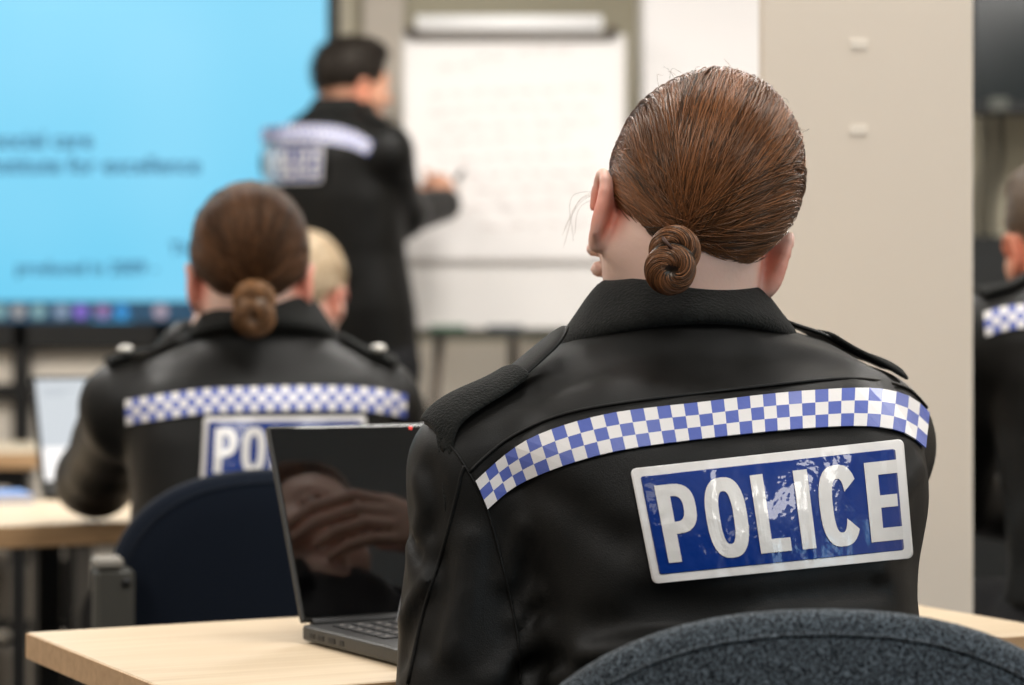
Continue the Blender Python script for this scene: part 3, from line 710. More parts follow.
    chequered_band(o, bvh, [(476, 481), (497, 461), (530, 441), (570, 426), (620, 414), (700, 405), (780, 396), (850, 391), (890, 393), (913, 401), (926, 414)],
                   [(488, 509), (508, 492), (540, 475), (578, 462), (625, 451), (700, 441), (780, 433), (850, 428), (887, 430), (908, 437), (922, 449)], 36)
    back_patch(o, bvh, ((630, 469), (903, 439), (913, 558), (653, 584)), 'POLICE', rim=.075, pad=(.075, .165, .02), nx=110, ny=14, creases=True)
    collar(o, (.146, 2.122, 1.001), (-.0, .05, 1), 13, COLLAR2, (.076, .069), back_up=.024)
    shoulder_strap(o, bvh, (-.066, 1.992, .95), (.040, 2.048, 1.0), tail=.06, tailup=.030)
    shoulder_strap(o, bvh, (.345, 2.180, .95), (.235, 2.130, 1.0), tailup=0)
    trousers_and_shoes(o, legs)
    return o
foreground_officer()

# ------------------------------------------------------------------ furniture
M_FABRIC = mat('navy_chair_fabric', (20, 30, 40), rough=.95, spec=.15, bump=(520, 1.0, 3), sheen=.15)
def speckle(m, c1, c2, scale=900):
    nt = m.node_tree; b = nt.nodes['Principled BSDF']; tc = nt.nodes.new('ShaderNodeTexCoord'); n = nt.nodes.new('ShaderNodeTexNoise'); n.inputs['Scale'].default_value = scale; n.inputs['Detail'].default_value = 2
    nt.links.new(tc.outputs['Object'], n.inputs['Vector']); r = nt.nodes.new('ShaderNodeValToRGB'); r.color_ramp.elements[0].position = .46; r.color_ramp.elements[1].position = .62
    r.color_ramp.elements[0].color = (*lin(c1), 1); r.color_ramp.elements[1].color = (*lin(c2), 1); nt.links.new(n.outputs['Fac'], r.inputs['Fac']); nt.links.new(r.outputs['Color'], b.inputs['Base Color'])
speckle(M_FABRIC, (8, 14, 21), (104, 114, 122), 750)
M_NAVY = mat('plain_navy_fabric', (10, 20, 34), rough=.9, spec=.2, bump=(400, .5), sheen=.1)
M_STEEL = mat('black_steel', (14, 14, 14), rough=.45, spec=.4)
M_GREY = mat('grey_plastic', (64, 63, 58), rough=.5, spec=.4)
M_WOOD = wood('light_oak_laminate', (203, 181, 150), (220, 201, 173), 0)
M_WOODE = wood('oak_edge', (176, 140, 102), (196, 160, 120), 0)
def chair(loc, yaw, label, fabric, top=.82, bracket=False, W=.225, e=2.8):
    root = empty('office_chair', loc, math.radians(yaw)); tag(root, label, 'chair', 'navy fabric chairs')
    H, T = .21, .021; zc = top - H; n = 72
    def P(r, a, sd, rr=None):
        c, s_ = math.cos(a), math.sin(a); x = W * r * math.copysign(abs(c) ** (2 / e), c); z = H * r * math.copysign(abs(s_) ** (2 / e), s_)
        return Vector((x, .55 * x * x - .10 * (z / H) * .35 + sd * T * math.sqrt(max(0, 1 - r ** 10)), zc + z))
    rr = [.05, .3, .55, .75, .86, .92, .96, .985, .997, 1.0]; mb = MB(); rings = []
    for sd, rs in ((-1, rr), (1, rr[-2::-1])):
        for r in rs: rings.append([mb.bm.verts.new(P(r, 2 * math.pi * k / n, sd)) for k in range(n)])
    for a, b in zip(rings, rings[1:]):
        for k in range(n): mb.bm.faces.new((a[k], a[(k + 1) % n], b[(k + 1) % n], b[k]))
    mb.bm.faces.new(rings[0]); mb.bm.faces.new(rings[-1])
    bk = mb.build('backrest', fabric, root, True)
    MB().tube([P(.925, 2 * math.pi * k / n, -1) + Vector((0, -.0008, 0)) for k in range(n + 1)], .0013, 6).build('stitched_seam', fabric, bk, True)
    mb = MB(); mb.box(-.225, .225, .03, .47, .43, .49, .028, None, 4); mb.build('seat', fabric, root, True)
    if bracket:
        b = MB().box(-.240, -.192, -.045, .0, .58, top - .118, .006).build('back_bracket', M_GREY, root); MB().box(-.242, -.206, -.047, -.01, top - .118, top - .104, .004).build('bracket_cap', mat('pale_grey_cap', (144, 139, 130), rough=.5), b)
        for zz in (.6, top - .135): MB().cyl((-.203, -.047, zz), .006, .004, 12, 'y').build('screw', M_STEEL, b, True)
    for sx in (-1, 1): MB().tube([(sx * .12, .02, zc - .05), (sx * .12, .0, zc - .17), (sx * .14, .03, .44), (sx * .14, .12, .425)], .011, 8).build('back_support', M_STEEL, root, True)
    for sx in (-1, 1):
        MB().tube([(sx * .19, .08, .43), (sx * .215, .0, 0)], .011, 8).build('leg', M_STEEL, root, True); MB().tube([(sx * .19, .42, .43), (sx * .215, .47, 0)], .011, 8).build('leg', M_STEEL, root, True)
    return root
def desk(corner, ang, L, D, label, th=.026, near_rail=True, legs=((.08, .08), (.92, .08), (.08, .92), (.92, .92)), z=.73):
    """corner: far left corner of the top; the long side runs along ang"""
    root = empty('desk', (corner[0], corner[1], 0), math.radians(ang)); tag(root, label, 'desk', 'oak desks')
    top = MB().box(0, L, -D, 0, z - th, z, .0015).build('tabletop', M_WOOD, root)
    MB().box(-.0012, .001, -D, 0, z - th + .001, z - .001).build('edge_strip', M_WOODE, top); MB().box(0, L, -D - .0012, -D + .001, z - th + .001, z - .001).build('edge_strip', M_WOODE, top); MB().box(L - .001, L + .0012, -D, 0, z - th + .001, z - .001).build('edge_strip', M_WOODE, top)
    for fx, fy in legs: MB().box(L * fx - .02, L * fx + .02, -D * fy - .02, -D * fy + .02, 0, z - th, .003).build('leg', M_STEEL, root)
    if near_rail: MB().box(L * .08, L * .92, -D * .92 - .012, -D * .92 + .012, z - th - .045, z - th).build('rail', M_STEEL, root)
    MB().box(L * .08, L * .92, -D * .08 - .012, -D * .08 + .012, z - th - .045, z - th).build('rail', M_STEEL, root)
    return root
desk((-.475, 2.367), 27, .92, .46, 'pale oak desk carrying the dark laptop in the foreground', near_rail=False, legs=((.10, .10), (.93, .10), (.10, .90), (.93, .90)))
chair((.214, 1.70, 0), 0, 'nearest navy speckled fabric chair, its curved back crossing the bottom right', M_FABRIC, .834, False, .245, 2.25)

# laptops
M_LAP = mat('dark_grey_metal', (58, 58, 57), rough=.42, metal=.5)
M_LAPK = mat('black_keys', (22, 22, 23), rough=.45)
M_GLASS = mat('black_screen_glass', (3, 3, 4), rough=.04, spec=.5); M_GLASS.node_tree.nodes['Principled BSDF'].inputs['IOR'].default_value = 1.75
M_STICK = mat('white_sticker', (235, 235, 238), rough=.4)
def laptop(name, hinge, rz, tilt, label, W=.312, D=.215, LH=.202, screen=None, th=.017):
    """hinge: back left bottom corner; local x along the hinge, -y to the user"""
    root = empty(name, hinge, math.radians(rz)); tag(root, label, 'laptop')
    MB().box(0, W, -D, 0, .002, th, .004, None, 3).build('base', M_LAP, root)
    for x in (.02, W - .02):
        for y in (-.02, -D + .02): MB().cyl((x, y, 0), .006, .003, 10).build('foot', M_LAPK, root)
    mb = MB(); rows = 6
    for r in range(rows):
        nk = 14; x = .018
        while x < W - .025:
            wd = .0165 if not (r == 5 and .09 < x < .17) else .085
            mb.box(x, min(x + wd, W - .018), -.028 - r * .0185 - .0155, -.028 - r * .0185, th, th + .0016, .0006); x += wd + .003
    kb = mb.build('keyboard', M_LAPK, root); kb['kind'] = 'stuff'
    if not screen:
        mb = MB(); k = 0
        for r in range(rows):
            for i in range(13): mb.box(.0235 + i * .0195, .0275 + i * .0195, -.028 - r * .0185 - .010, -.028 - r * .0185 - .004, th + .0016, th + .0019)
        g = mb.build('key_legends', mat('key_legend', (128, 124, 120), rough=.5), kb); g['kind'] = 'stuff'
    MB().box(W * .36, W * .66, -D + .012, -D + .068, th, th + .0006, .0002).build('touchpad', mat('touchpad', (48, 48, 48), rough=.3), root)
    for i, (y, l) in enumerate(((-.018, .010), (-.036, .012), (-.058, .014), (-.082, .008))):
        MB().box(-.0006, .003, y - l, y, .006, .0115, .0003).build('port', mat('port_black', (8, 8, 8), rough=.6), root)
    MB().cyl((.01, -.002, th), .0055, W - .02, 14, 'x').build('hinge', M_LAPK, root, True)
    M = Matrix.Translation((0, 0, th)) @ Matrix.Rotation(-math.radians(tilt), 4, 'X')
    lid = MB().box(0, W, -.002, .005, .002, LH, .003, M, 3).build('lid', M_LAP, root)
    MB().box(.003, W - .003, -.0032, -.0018, .006, LH - .003, .0004, M).build('screen', M_GLASS, lid)
    if screen: screen(lid, M, W, LH)
    else:
        MB().cyl((W * .5, 0, 0), .0015, .0012, 14, 'y').build('camera_light', mat('red_led', (255, 60, 50), emit=.8), lid).matrix_local = M @ Matrix.Translation((.156 - W * .5, -.0036, LH - .006))
        mb = MB(); mb.cyl((.034, -D + .050, th), .013, .0005, 24); o = mb.build('sticker', M_STICK, root)
    return root
laptop('laptop', (-.199, 2.290, .73), 30, 24, 'dark laptop with a black reflective screen open on the foreground desk')

pc = empty('paper_slip', (-.092, 2.312, .7488), math.radians(30)); tag(pc, 'small folded white paper on the laptop keyboard, beside the dark sleeve', 'paper')
MB().grid_sheet([(-.016, -.008, 0), (.016, -.008, 0)], [(-.013, 0, .030), (.013, 0, .030)]).build('front_flap', M_STICK, pc); MB().grid_sheet([(-.016, .009, 0), (.016, .009, 0)], [(-.013, .0006, .030), (.013, .0006, .030)]).build('back_flap', M_STICK, pc)
# second row
chair((-.285, 3.03, 0), 16, 'navy chair with a grey bracket behind the second officer, left of the laptop', M_NAVY, .855, True)
desk((-1.50, 3.86), 27, 1.55, .52, 'oak desk at the left edge carrying the bright laptop and blue notebook', .034, False, legs=((.47, .30), (.95, .1), (.05, .9), (.95, .55)))
def emis(name, rgb, e=1.0):
    m = mat(name, rgb, emit=e); m.node_tree.nodes['Principled BSDF'].inputs['Base Color'].default_value = (.01, .01, .01, 1); return m
M_SCR1 = emis('screen_grey_page', (204, 211, 217)); M_SCR2 = emis('screen_white_page', (255, 252, 250), 1.1); M_SCR3 = emis('screen_dark_text', (180, 188, 196))
def page(lid, M, W, LH):
    s = MB().box(.008, W - .008, -.0042, -.0034, .072, LH - .008, 0, M).build('upper_page', M_SCR1, lid); MB().box(.008, W - .008, -.0042, -.0034, .010, .072, 0, M).build('lower_page', M_SCR2, lid)
    for i, (x, l, z) in enumerate(((.02, .06, .178), (.02, .04, .170), (.095, .05, .160), (.095, .045, .152))): MB().box(x, x + l, -.0046, -.0042, z, z + .004, 0, M).build('text_line', M_SCR3, s)
laptop('laptop', (-.838, 4.30, .73), 27, 20, 'laptop with a bright pale screen on the desk at far left', screen=page, LH=.208)
nb = empty('notebook', (-.965, 4.16, .73), math.radians(20)); tag(nb, 'blue notebook lying beside the bright laptop at the left edge', 'notebook')
MB().box(-.11, .13, -.07, .07, .012, .015, .001).build('front_cover', mat('blue_cover', (120, 150, 205), rough=.5), nb); MB().box(-.108, .128, -.068, .068, .003, .012).build('pages', mat('paper_edge', (215, 210, 205), rough=.8), nb); MB().box(-.11, .13, -.07, .07, 0, .003, .001).build('back_cover', mat('blue_cover', (120, 150, 205)), nb)
desk((-2.35, 6.30), 5, 1.19, .55, 'far oak desk cut off by the left edge, in front of the big screen', .04, legs=((.05, .1), (.96, .1), (.05, .9), (.93, .9)))

# ------------------------------------------------------------------ big screen on its trolley
DY = 7.165; KD = DY / 7.0
tv = empty('display_screen', (-1.486, DY, 0)); tag(tv, 'huge wall-size display showing a bright blue slide on a black trolley', 'screen')
X0, X1, Z0, Z1 = -2.436 * KD + 1.486, -.5356 * KD + 1.486, HC + .023 * KD, HC + 1.092 * KD
M_BEZ = mat('black_bezel', (12, 13, 13), rough=.4)
MB().box(X0 - .03, X1 + .032, -.0, .05, Z0 - .082, Z1 + .03, .004).build('casing', M_BEZ, tv)
def slide_mat():
    m = mat('slide_blue', (112, 206, 242), emit=1.0, rough=.3); nt = m.node_tree; b = nt.nodes['Principled BSDF']; tc = nt.nodes.new('ShaderNodeTexCoord'); n = nt.nodes.new('ShaderNodeTexNoise'); n.inputs['Scale'].default_value = 1.3; n.inputs['Detail'].default_value = 1
    nt.links.new(tc.outputs['Object'], n.inputs['Vector']); r = nt.nodes.new('ShaderNodeValToRGB'); r.color_ramp.elements[0].position = .3; r.color_ramp.elements[1].position = .7; r.color_ramp.elements[0].color = (*lin((108, 206, 242)), 1); r.color_ramp.elements[1].color = (*lin((134, 216, 248)), 1)
    nt.links.new(n.outputs['Fac'], r.inputs['Fac']); nt.links.new(r.outputs['Color'], b.inputs['Emission Color']); b.inputs['Base Color'].default_value = (.01, .01, .01, 1); return m
slide = MB().box(X0, X1, -.004, .001, Z0, Z1).build('slide', slide_mat(), tv)
def emis(name, rgb, e=1.0):
    m = mat(name, rgb, emit=e); m.node_tree.nodes['Principled BSDF'].inputs['Base Color'].default_value = (.01, .01, .01, 1); return m
tb = MB().box(X0, X1, -.006, -.003, Z0, Z0 + .062).build('taskbar', emis('taskbar_teal', (8, 66, 96)), slide)
def flat_text(body, size, loc, m, parent, name='text_line', align='LEFT', depth=.001, rot=(math.pi / 2, 0, 0)):
    cu = bpy.data.curves.new(name, 'FONT'); cu.body = body; cu.size = size; cu.align_x = align; cu.extrude = depth; cu.offset = .0012
    o = bpy.data.objects.new(name, cu); COL.objects.link(o); dg = bpy.context.evaluated_depsgraph_get(); dg.update()
    me = bpy.data.meshes.new_from_object(o.evaluated_get(dg)); bpy.data.objects.remove(o); bpy.data.curves.remove(cu); me.materials.clear()
    q = link(name, me, m, parent); q.location = loc; q.rotation_euler = rot; q['kind'] = 'stuff'; return q
TX = emis('slide_text', (24, 92, 134), .9); lx = lambda px: xb(px, DY) + 1.486; lz = lambda py: HC + (Y0 - py) / F * DY
for body, sz, px, py, al in (('social care', .069, 93, 148, 'RIGHT'), ('institute for excellence', .069, 201, 173, 'RIGHT'), ('produced in 2009 -', .054, 16, 274, 'LEFT'), ('The', .05, 170, 254, 'LEFT')):
    flat_text(body, sz, (lx(px), -.0055, lz(py)), TX, slide, align=al)
for i, (px, c) in enumerate(((0, (120, 160, 165)), (19, (150, 150, 150)), (39, (125, 165, 170)), (62, (130, 150, 175)), (81, (128, 96, 200)), (103, (140, 105, 160)), (122, (30, 140, 210)), (161, (165, 150, 165)))):
    MB().cyl((lx(px), -.0085, Z0 + .031), .021, .002, 20, 'y').build('icon', emis('icon_%d' % i, c), tb)
    if i in (5, 6): MB().box(lx(px) - .03, lx(px) + .03, -.0085, -.006, Z0 + .001, Z0 + .007).build('icon_mark', emis('icon_mark', (40, 150, 200)), tb)
for x in (lx(20), .45): MB().box(x - .022, x + .022, .0, .05, .06, 1.2, .004).build('upright', M_STEEL, tv)
for z in (.845, .42): MB().box(-.95, .72, .005, .04, z - .022, z + .022, .004).build('crossbar', M_STEEL, tv)
for x in (-.8, .55): MB().box(x - .03, x + .03, -.25, .05, .06, .10, .004).build('foot', M_STEEL, tv)
for x in (-.8, .55):
    for y in (-.22, .02): MB().cyl((x - .012, y, .032), .032, .024, 14, 'x').build('castor', M_LAPK, tv, True)

# ------------------------------------------------------------------ flip chart
FY = 6.78; fx = lambda px: xb(px, FY) - xb(513, FY); fz = lambda py: HC + (Y0 - py) / F * FY
fc = empty('flipchart', (xb(513, FY), FY, 0)); tag(fc, 'white flip chart easel with a written sheet in front of the grey wall', 'flip chart')
M_PAPER = mat('flipchart_paper', (247, 243, 240), rough=.85, spec=.1, bump=(8, .6)); M_BOARD = mat('white_board', (240, 236, 232), rough=.35); M_ALU = mat('grey_clamp', (120, 114, 108), rough=.4, metal=.4)
MB().box(fx(402), fx(626), .01, .03, fz(329), fz(34), .004).build('board', M_BOARD, fc)
pad = MB().box(fx(405), fx(620), -.006, .008, fz(259), fz(38), .001).build('paper_pad', M_PAPER, fc)
MB().box(fx(405), fx(620), -.004, .008, fz(262.5), fz(259.5)).build('pad_edge', mat('pad_grey_edge', (205, 198, 192), rough=.9), fc)  # grey line along the bottom of the pad
MB().box(fx(412), fx(612), -.022, .012, fz(41), fz(34), .003).build('clamp_bar', M_ALU, fc)
for px in (411, 612): MB().cyl((fx(px), -.028, fz(33)), .016, .03, 14, 'y').build('clamp_knob', mat('brown_knob', (70, 60, 54), rough=.5), fc, True)
mb = MB(); mb.tube([(fx(416), .0, fz(24.5)), (fx(602), .0, fz(24.5))], .026, 16); mb.build('rolled_sheets', mat('bright_paper', (252, 251, 250), rough=.8, spec=.1), fc, True)
INK = mat('faded_ink', (205, 188, 186), rough=.8); mb = MB()
for k, (a, b, y) in enumerate(((440, 470, 68), (478, 500, 58), (520, 560, 52), (430, 590, 95), (430, 575, 112), (440, 600, 128), (430, 560, 143), (440, 590, 160), (470, 600, 176), (470, 580, 192), (440, 560, 210), (480, 590, 228))):
    x = a
    while x < b:
        n = random.randint(5, 10); pts = []
        for i in range(n): pts.append((fx(x + i * 2.2), -.0075, fz(y - (x - a) * .04 + random.uniform(-3.2, 3.2))))
        mb.tube(pts, .0016, 4); x += n * 2.2 + 5
w_ = mb.build('handwriting', INK, pad); w_['kind'] = 'stuff'
MB().box(fx(420), fx(606), -.05, .012, fz(338), fz(331), .003).build('pen_tray', mat('dark_tray', (60, 62, 58), rough=.5), fc)
for sx, sg in ((441, -1), (585, 1)): MB().tube([(fx(sx), .03, fz(320)), (fx(sx) + sg * .09, -.10, .0)], .014, 8).build('leg', mat('brown_grey_leg', (84, 72, 62), rough=.5), fc, True)
MB().tube([(fx(513), .03, fz(320)), (fx(513), .40, .0)], .014, 8).build('leg', mat('brown_grey_leg', (84, 72, 62)), fc, True)
for k, (px, c) in enumerate(((448, (60, 110, 80)), (505, (40, 50, 60)))):
    o = MB().cyl((-.05, 0, 0), .008, .10, 10, 'x').build('marker_pen', mat('pen_%d' % k, c, rough=.4)); o.location = (xb(px, FY), FY - .03, fz(331) + .008); tag(o, ('greenish' if k == 0 else 'dark') + ' marker pen lying in the flip chart tray', 'pen')

# low shelving against the back wall, left
sh = empty('low_shelf', (-1.62, 6.55, 0)); tag(sh, 'low dark shelving unit behind the desks at far left, under the screen', 'shelf')
for z in (.02, .24, .46): MB().box(-.55, .45, -.15, .15, z - .012, z + .012).build('shelf_board', M_STEEL, sh)
for x in (-.55, -.05, .45): MB().box(x - .012, x + .012, -.15, .15, 0, .472).build('shelf_side', M_STEEL, sh)
M_BOX = mat('pale_box', (176, 166, 152), rough=.8)
nm = {(0, 0): 'lower', (0, 1): 'upper'}
for r in range(2):
    for k in range(6):
        x = -2.085 + k * .15 + (.05 if k > 2 else 0); o = MB().box(-.06, .06, -.11, .11, 0, .13, .004).build('storage_box', M_BOX); MB().box(-.062, .062, -.112, .112, .13, .15, .003).build('lid', mat('pale_lid', (196, 188, 176), rough=.8), o); o.location = (x, 6.53, .0335 + r * .22)
        tag(o, ['first', 'second', 'third', 'fourth', 'fifth', 'sixth'][k] + ' pale box from the left on the ' + ['lower', 'upper'][r] + ' shelf of the dark unit', 'box', 'pale boxes on the low shelf')

# ------------------------------------------------------------------ right background: dark screen, cable, cabinet
ty = 6.9; o = empty('dark_screen', (xb(1090, ty), ty, 0)); tag(o, 'black switched-off screen high on the wall, right of the pillar', 'screen')
MB().box(xb(968, ty) - xb(1090, ty), xb(1250, ty) - xb(1090, ty), 0, .07, HC + (Y0 - 114) / F * ty, HC + (Y0 + 160) / F * ty, .006).build('casing', M_BEZ, o)
MB().box(xb(974, ty) - xb(1090, ty), xb(1244, ty) - xb(1090, ty), -.003, .002, HC + (Y0 - 101) / F * ty, HC + (Y0 + 150) / F * ty).build('screen', mat('dark_glass', (26, 32, 32), rough=.15), o)
MB().box(xb(990, ty) - xb(1090, ty), xb(1008, ty) - xb(1090, ty), -.004, .002, HC + (Y0 - 110) / F * ty, HC + (Y0 - 98) / F * ty, .001).build('sensor', mat('grey_sensor', (96, 98, 90), rough=.4), o)
MB().box(-.12, .12, .06, .36, 1.75, 1.95).build('wall_mount', M_STEEL, o)
for k, (a, b) in enumerate(((984, 978), (998, 990))):
    pts = catmull([U(a, 112, 7.22), U(a + 1, 160, 7.215), U((a + b) / 2 - 3, 200, 7.215), U(b, 236, 7.22), U(b, 300, 7.22)], 24)
    tag(MB().tube(pts, .008, 8).build('cable', M_STEEL, None, True), ('left' if k == 0 else 'right') + ' thin dark cable hanging below the black screen', 'cable', 'cables under the dark screen')
cb = empty('dark_cabinet', (xb(1060, 6.8), 6.8, 0)); tag(cb, 'black cabinet standing against the wall behind the officer at right', 'cabinet')
MB().box(-.42, .6, 0, .4, .05, HC + (Y0 - 236) / F * 6.8, .004).build('body', mat('cabinet_black', (14, 16, 15), rough=.5), cb)
for a, b in ((-.41, .085), (.095, .59)):
    d = MB().box(a, b, -.018, 0, .07, HC + (Y0 - 236) / F * 6.8 - .03, .003).build('door', mat('cabinet_black', (14, 16, 15)), cb); MB().box((b - .04 if a < 0 else a + .03), (b - .03 if a < 0 else a + .04), -.035, -.018, .6, .75, .002).build('handle', M_ALU, d)
for x in (-.36, .54): MB().box(x - .03, x + .03, .03, .37, 0, .05).build('foot', M_STEEL, cb)

# ------------------------------------------------------------------ the other officers
def sections(nx, ny, nz, yaw, lean=(0, 0), sx=1.0, hem=.52):
    """torso slices below a neck base; lean = how far the hips sit back from the neck (x, y)"""
    base = [(hem, .170, .130), (.62, .164, .122), (.72, .164, .122), (.80, .166, .124), (.88, .184, .128), (.93, .190, .124), (.96, .180, .112), (.985, .152, .096), (1.005, .118, .086), (1.03, .080, .072), (1.05, .05, .05)]
    out = []
    for z, a, b in base:
        t = min(1, max(0, (1.03 - z) / .45)); out.append((z + nz - 1.03, nx + lean[0] * t, ny + lean[1] * t, a * sx, b, yaw))
    return out
def seated_legs(hx, hy, yaw, spread=.09, reach=.43):
    y = math.radians(yaw); f = Vector((-math.sin(y), math.cos(y), 0)); r = Vector((math.cos(y), math.sin(y), 0)); out = []
    for q in (-1, 1):
        h = Vector((hx, hy, .598)) + r * q * spread; k = h - Vector((0, 0, .02)) + f * reach + r * q * .03; a = Vector((k.x, k.y, .10)) - f * .03; out.append((tuple(h), tuple(k), tuple(a), tuple(Vector((a.x, a.y, .03)) + f * .13)))
    return out

def second_officer():
    c = np.array(U(250, 260, 3.45)); R = head_frame(6, 10, 0); n = (-.355, 3.46, 1.025)
    torso = sections(*n, 14, (-.02, -.13), 1.0, .54); A = ([(-.47, 3.42, .95), (-.540, 3.42, .915), (-.640, 3.72, .797), (-.488, 3.65, 1.0)], [.05, .064, .056, .042])
    B = ([(-.25, 3.49, .95), (-.200, 3.505, .915), (-.14, 3.72, .73), (-.22, 3.96, .805)], [.05, .064, .056, .042]); legs = seated_legs(-.375, 3.36, 14)
    s = Sdf(); T = sdf_head(s, c, R, (-.357, 3.465, 1.0)); sdf_under(s, torso, [A, B], legs)
    sdf_hand(s, (-.466, 3.625, 1.015), (.22, -.15, .9), (-.9, -.3, .1), -1, (30, 55, 40)); sdf_hand(s, (-.22, 3.96, .805), (-.1, 1, .02), (0, .1, 1), 1, (25, 35, 20))
    o = body_mesh('person', s, .0048); tag(o, 'person with dark brown pinned-up bun, police jacket, in the row ahead at left', 'person', 'people in black police jackets'); add_eyes(o, T, R); blush(o, [(T(q * .082, -.006, -.042), .036) for q in (-1, 1)], .7)
    D, L = (.020, .0085, .004), (.17, .074, .031); combed_hair(o, c, R, (.004, -.096, -.086), 2600, D, L, hair_material('dark_brown_hair', (1, .85, .7), .42, .28), thick=.0006, steps=16)
    coiled_bun(o, T(.006, -.104, -.092), R, (.05, .022, .009), (.42, .20, .08), M_HAIR, 1.25, 260, 16)
    jk, bvh = jacket_mesh(o, sdf_jacket(torso, [A, B]), .0085, (), .003, 9)
    chequered_band(o, bvh, [(126, 401), (160, 396), (205, 390), (260, 388), (320, 387), (370, 389), (405, 395)], [(128, 425), (162, 420), (207, 414), (260, 412), (320, 411), (370, 412), (404, 417)], 36)
    back_patch(o, bvh, ((204, 417), (366, 416), (366, 482), (200, 484)), 'POLICE', rim=.07, pad=(.075, .165, .04), nx=14, ny=7)
    collar(o, (-.357, 3.460, 1.006), (0, .06, 1), 6, COLLAR2, (.076, .068), back_up=.016)
    shoulder_strap(o, bvh, (-.575, 3.405, .95), (-.43, 3.45, 1.0), insignia=True); shoulder_strap(o, bvh, (-.165, 3.49, .95), (-.29, 3.47, 1.0), insignia=True)
    trousers_and_shoes(o, legs, .012)
second_officer()

def blonde_officer():
    c = np.array(U(306, 284, 5.05)); R = head_frame(-18, 10, 0); n = (-.42, 5.05, .965)
    torso = sections(*n, 0, (0, -.12), .95, .60); A = ([(-.52, 5.03, .89), (-.595, 5.03, .855), (-.62, 5.25, .74), (-.50, 5.45, .76)], [.05, .06, .052, .042]); B = ([(-.32, 5.05, .89), (-.245, 5.05, .855), (-.22, 5.26, .74), (-.30, 5.45, .76)], [.05, .06, .052, .04]); legs = seated_legs(-.42, 4.93, 0)
    s = Sdf(); T = sdf_head(s, c, R, (-.425, 5.05, .94)); sdf_under(s, torso, [A, B], legs); sdf_hand(s, (-.30, 5.45, .76), (-.1, 1, -.1), (0, .1, 1), 1, (20, 30, 20)); sdf_hand(s, (-.50, 5.45, .76), (.1, 1, -.1), (0, .1, 1), -1)
    o = body_mesh('person', s, .0065); tag(o, 'blonde person partly hidden behind the dark-haired officer, below the standing one', 'person', 'people in black police jackets'); add_eyes(o, T, R); blush(o, [(T(q * .082, -.006, -.042), .036) for q in (-1, 1)], .7)
    m = hair_material('blonde_hair', (1, .95, .85), .45); D, L = (.46, .34, .21), (.82, .69, .50); combed_hair(o, c, R, (0, -.098, -.060), 1400, D, L, m, thick=.0008, steps=12, shell_dark=1.1); coiled_bun(o, T(0, -.104, -.06), R, D, L, m, 1.1, 120, 12)
    jk, bvh = jacket_mesh(o, sdf_jacket(torso, [A, B]), .011, (), .003, 5); collar(o, (-.425, 5.05, .94), (0, .06, 1), 0, COLLAR, (.070, .062)); trousers_and_shoes(o, legs, .014)
blonde_officer()

def right_officer():
    c = np.array((.795, 3.50, 1.170)); R = head_frame(14, 12, 0); n = (.84, 3.44, 1.115)
    torso = sections(*n, 14, (.02, -.10), 1.05, .56); A = ([(.74, 3.40, 1.04), (.660, 3.40, 1.005), (.66, 3.62, .78), (.84, 3.80, .72)], [.05, .064, .056, .042]); B = ([(.94, 3.46, 1.04), (1.02, 3.48, 1.005), (1.06, 3.72, .80), (.98, 3.90, .80)], [.05, .064, .056, .042]); legs = seated_legs(.86, 3.36, 14)
    s = Sdf(); T = sdf_head(s, c, R, (.835, 3.45, 1.07), True); sdf_under(s, torso, [A, B], legs); sdf_hand(s, (.84, 3.80, .72), (.6, .8, -.1), (0, .1, 1), -1, (20, 25, 15)); sdf_hand(s, (.98, 3.90, .80), (-.1, 1, -.1), (0, .1, 1), 1, (20, 25, 15))
    o = body_mesh('person', s, .006, 2, M_SKIN2); tag(o, 'person cut off by the right edge, showing one reddish ear and a dark shoulder', 'person', 'people in black police jackets'); add_eyes(o, T, R); blush(o, [(T(q * .082, -.006, -.042), .036) for q in (-1, 1)], .7)
    short_hair(o, c, R, (.10, .065, .04), (.26, .19, .12), hair_material('light_brown_short_hair', (1, .9, .8), .5, .3), 900)
    jk, bvh = jacket_mesh(o, sdf_jacket(torso, [A, B]), .009, (), .003, 21)
    chequered_band(o, bvh, [(984, 314), (1000, 309), (1024, 306), (1060, 303), (1100, 302)], [(986, 337), (1002, 332), (1024, 329), (1060, 326), (1100, 325)], 14)
    collar(o, (.835, 3.447, 1.08), (0, .08, 1), 14, COLLAR, (.076, .068)); shoulder_strap(o, bvh, (.65, 3.385, 1.1), (.77, 3.42, 1.1)); trousers_and_shoes(o, legs, .014)
    chair((.90, 3.02, 0), 14, 'navy chair under the officer at the right edge, right of the pillar', M_NAVY, .84)
right_officer()
chair((-.42, 4.66, 0), 2, 'navy chair under the blonde officer, hidden by the row behind', M_NAVY, .82)

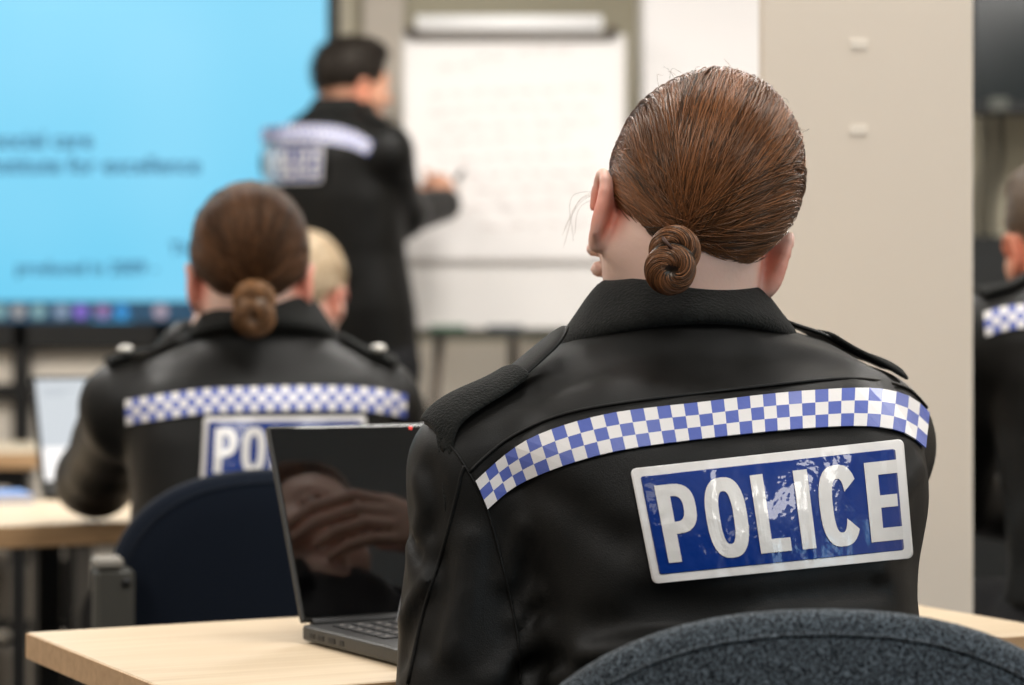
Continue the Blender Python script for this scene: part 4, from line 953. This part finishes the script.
def standing_officer():
    c = np.array(U(352, 79, 6.22)); R = head_frame(-60, 4, 0); yaw = -38
    torso = [(.96, -.395, 6.24, .165, .125, yaw), (1.08, -.405, 6.22, .165, .125, yaw), (1.22, -.425, 6.21, .163, .122, yaw), (1.36, -.445, 6.20, .180, .125, yaw), (1.47, -.455, 6.20, .190, .122, yaw), (1.53, -.452, 6.20, .165, .108, yaw), (1.565, -.448, 6.20, .125, .092, yaw), (1.59, -.444, 6.20, .085, .072, yaw), (1.61, -.44, 6.20, .05, .05, yaw)]
    A = ([(-.52, 6.26, 1.50), (-.585, 6.32, 1.46), (-.46, 6.56, 1.30), (-.285, 6.60, 1.385)], [.05, .068, .058, .043]); B = ([(-.385, 6.15, 1.51), (-.320, 6.10, 1.475), (-.285, 6.24, 1.325), (-.180, 6.47, 1.362)], [.05, .068, .060, .044])
    legs = [((-.46, 6.27, .93), (-.44, 6.32, .50), (-.44, 6.28, .10), (-.36, 6.38, .03)), ((-.335, 6.19, .93), (-.30, 6.22, .50), (-.29, 6.16, .10), (-.20, 6.25, .03))]
    s = Sdf(); T = sdf_head(s, c, R, (-.435, 6.205, 1.56), True); sdf_under(s, torso, [A, B], legs)
    sdf_hand(s, (-.183, 6.475, 1.368), (.12, .75, .50), (.75, -.4, .3), 1, (40, 60, 40)); sdf_hand(s, (-.285, 6.60, 1.385), (.5, .75, .35), (-.4, -.3, .8), -1, (20, 30, 20))
    o = body_mesh('person', s, .006, 2, M_SKIN2); tag(o, 'standing person with short black hair writing on the flip chart', 'person', 'people in black police jackets'); add_eyes(o, T, R); blush(o, [(T(q * .082, -.006, -.042), .036) for q in (-1, 1)], .4)
    short_hair(o, c, R, (.012, .009, .007), (.05, .034, .024), hair_material('black_short_hair', (1, .9, .8), .55, .25), 1500, .022, .020)
    jk, bvh = jacket_mesh(o, sdf_jacket(torso, [A, B]), .009, (), .003, 31)
    chequered_band(o, bvh, [(262, 128), (280, 126), (305, 125), (335, 127), (356, 133), (373, 143)], [(261, 143), (280, 143), (305, 142), (332, 144), (352, 148), (368, 155)], 36)
    back_patch(o, bvh, ((263, 146), (323, 146), (321, 182), (266, 184)), 'POLICE', rim=.05, pad=(.07, .16, .04), nx=12, ny=6)
    collar(o, (-.437, 6.205, 1.565), (.04, .04, 1), -45, COLLAR, (.074, .066)); shoulder_strap(o, bvh, (-.31, 6.08, 1.5), (-.385, 6.15, 1.5), .05)
    trousers_and_shoes(o, legs, .013)
    p = empty('marker_pen', (0, 0, 0)); tag(p, 'dark marker pen held against the flip chart by the standing officer', 'pen')
    a, b = Vector((-.150, 6.58, 1.440)), Vector((-.135, 6.772, 1.475)); d = (b - a)
    MB().tube([a, a + d * .72], .0075, 10).build('barrel', mat('pen_body', (40, 40, 44), rough=.4), p, True); MB().tube([a + d * .72, a + d * .92, b], [.0065, .005, .002], 10).build('tip', M_STEEL, p, True)
standing_officer()
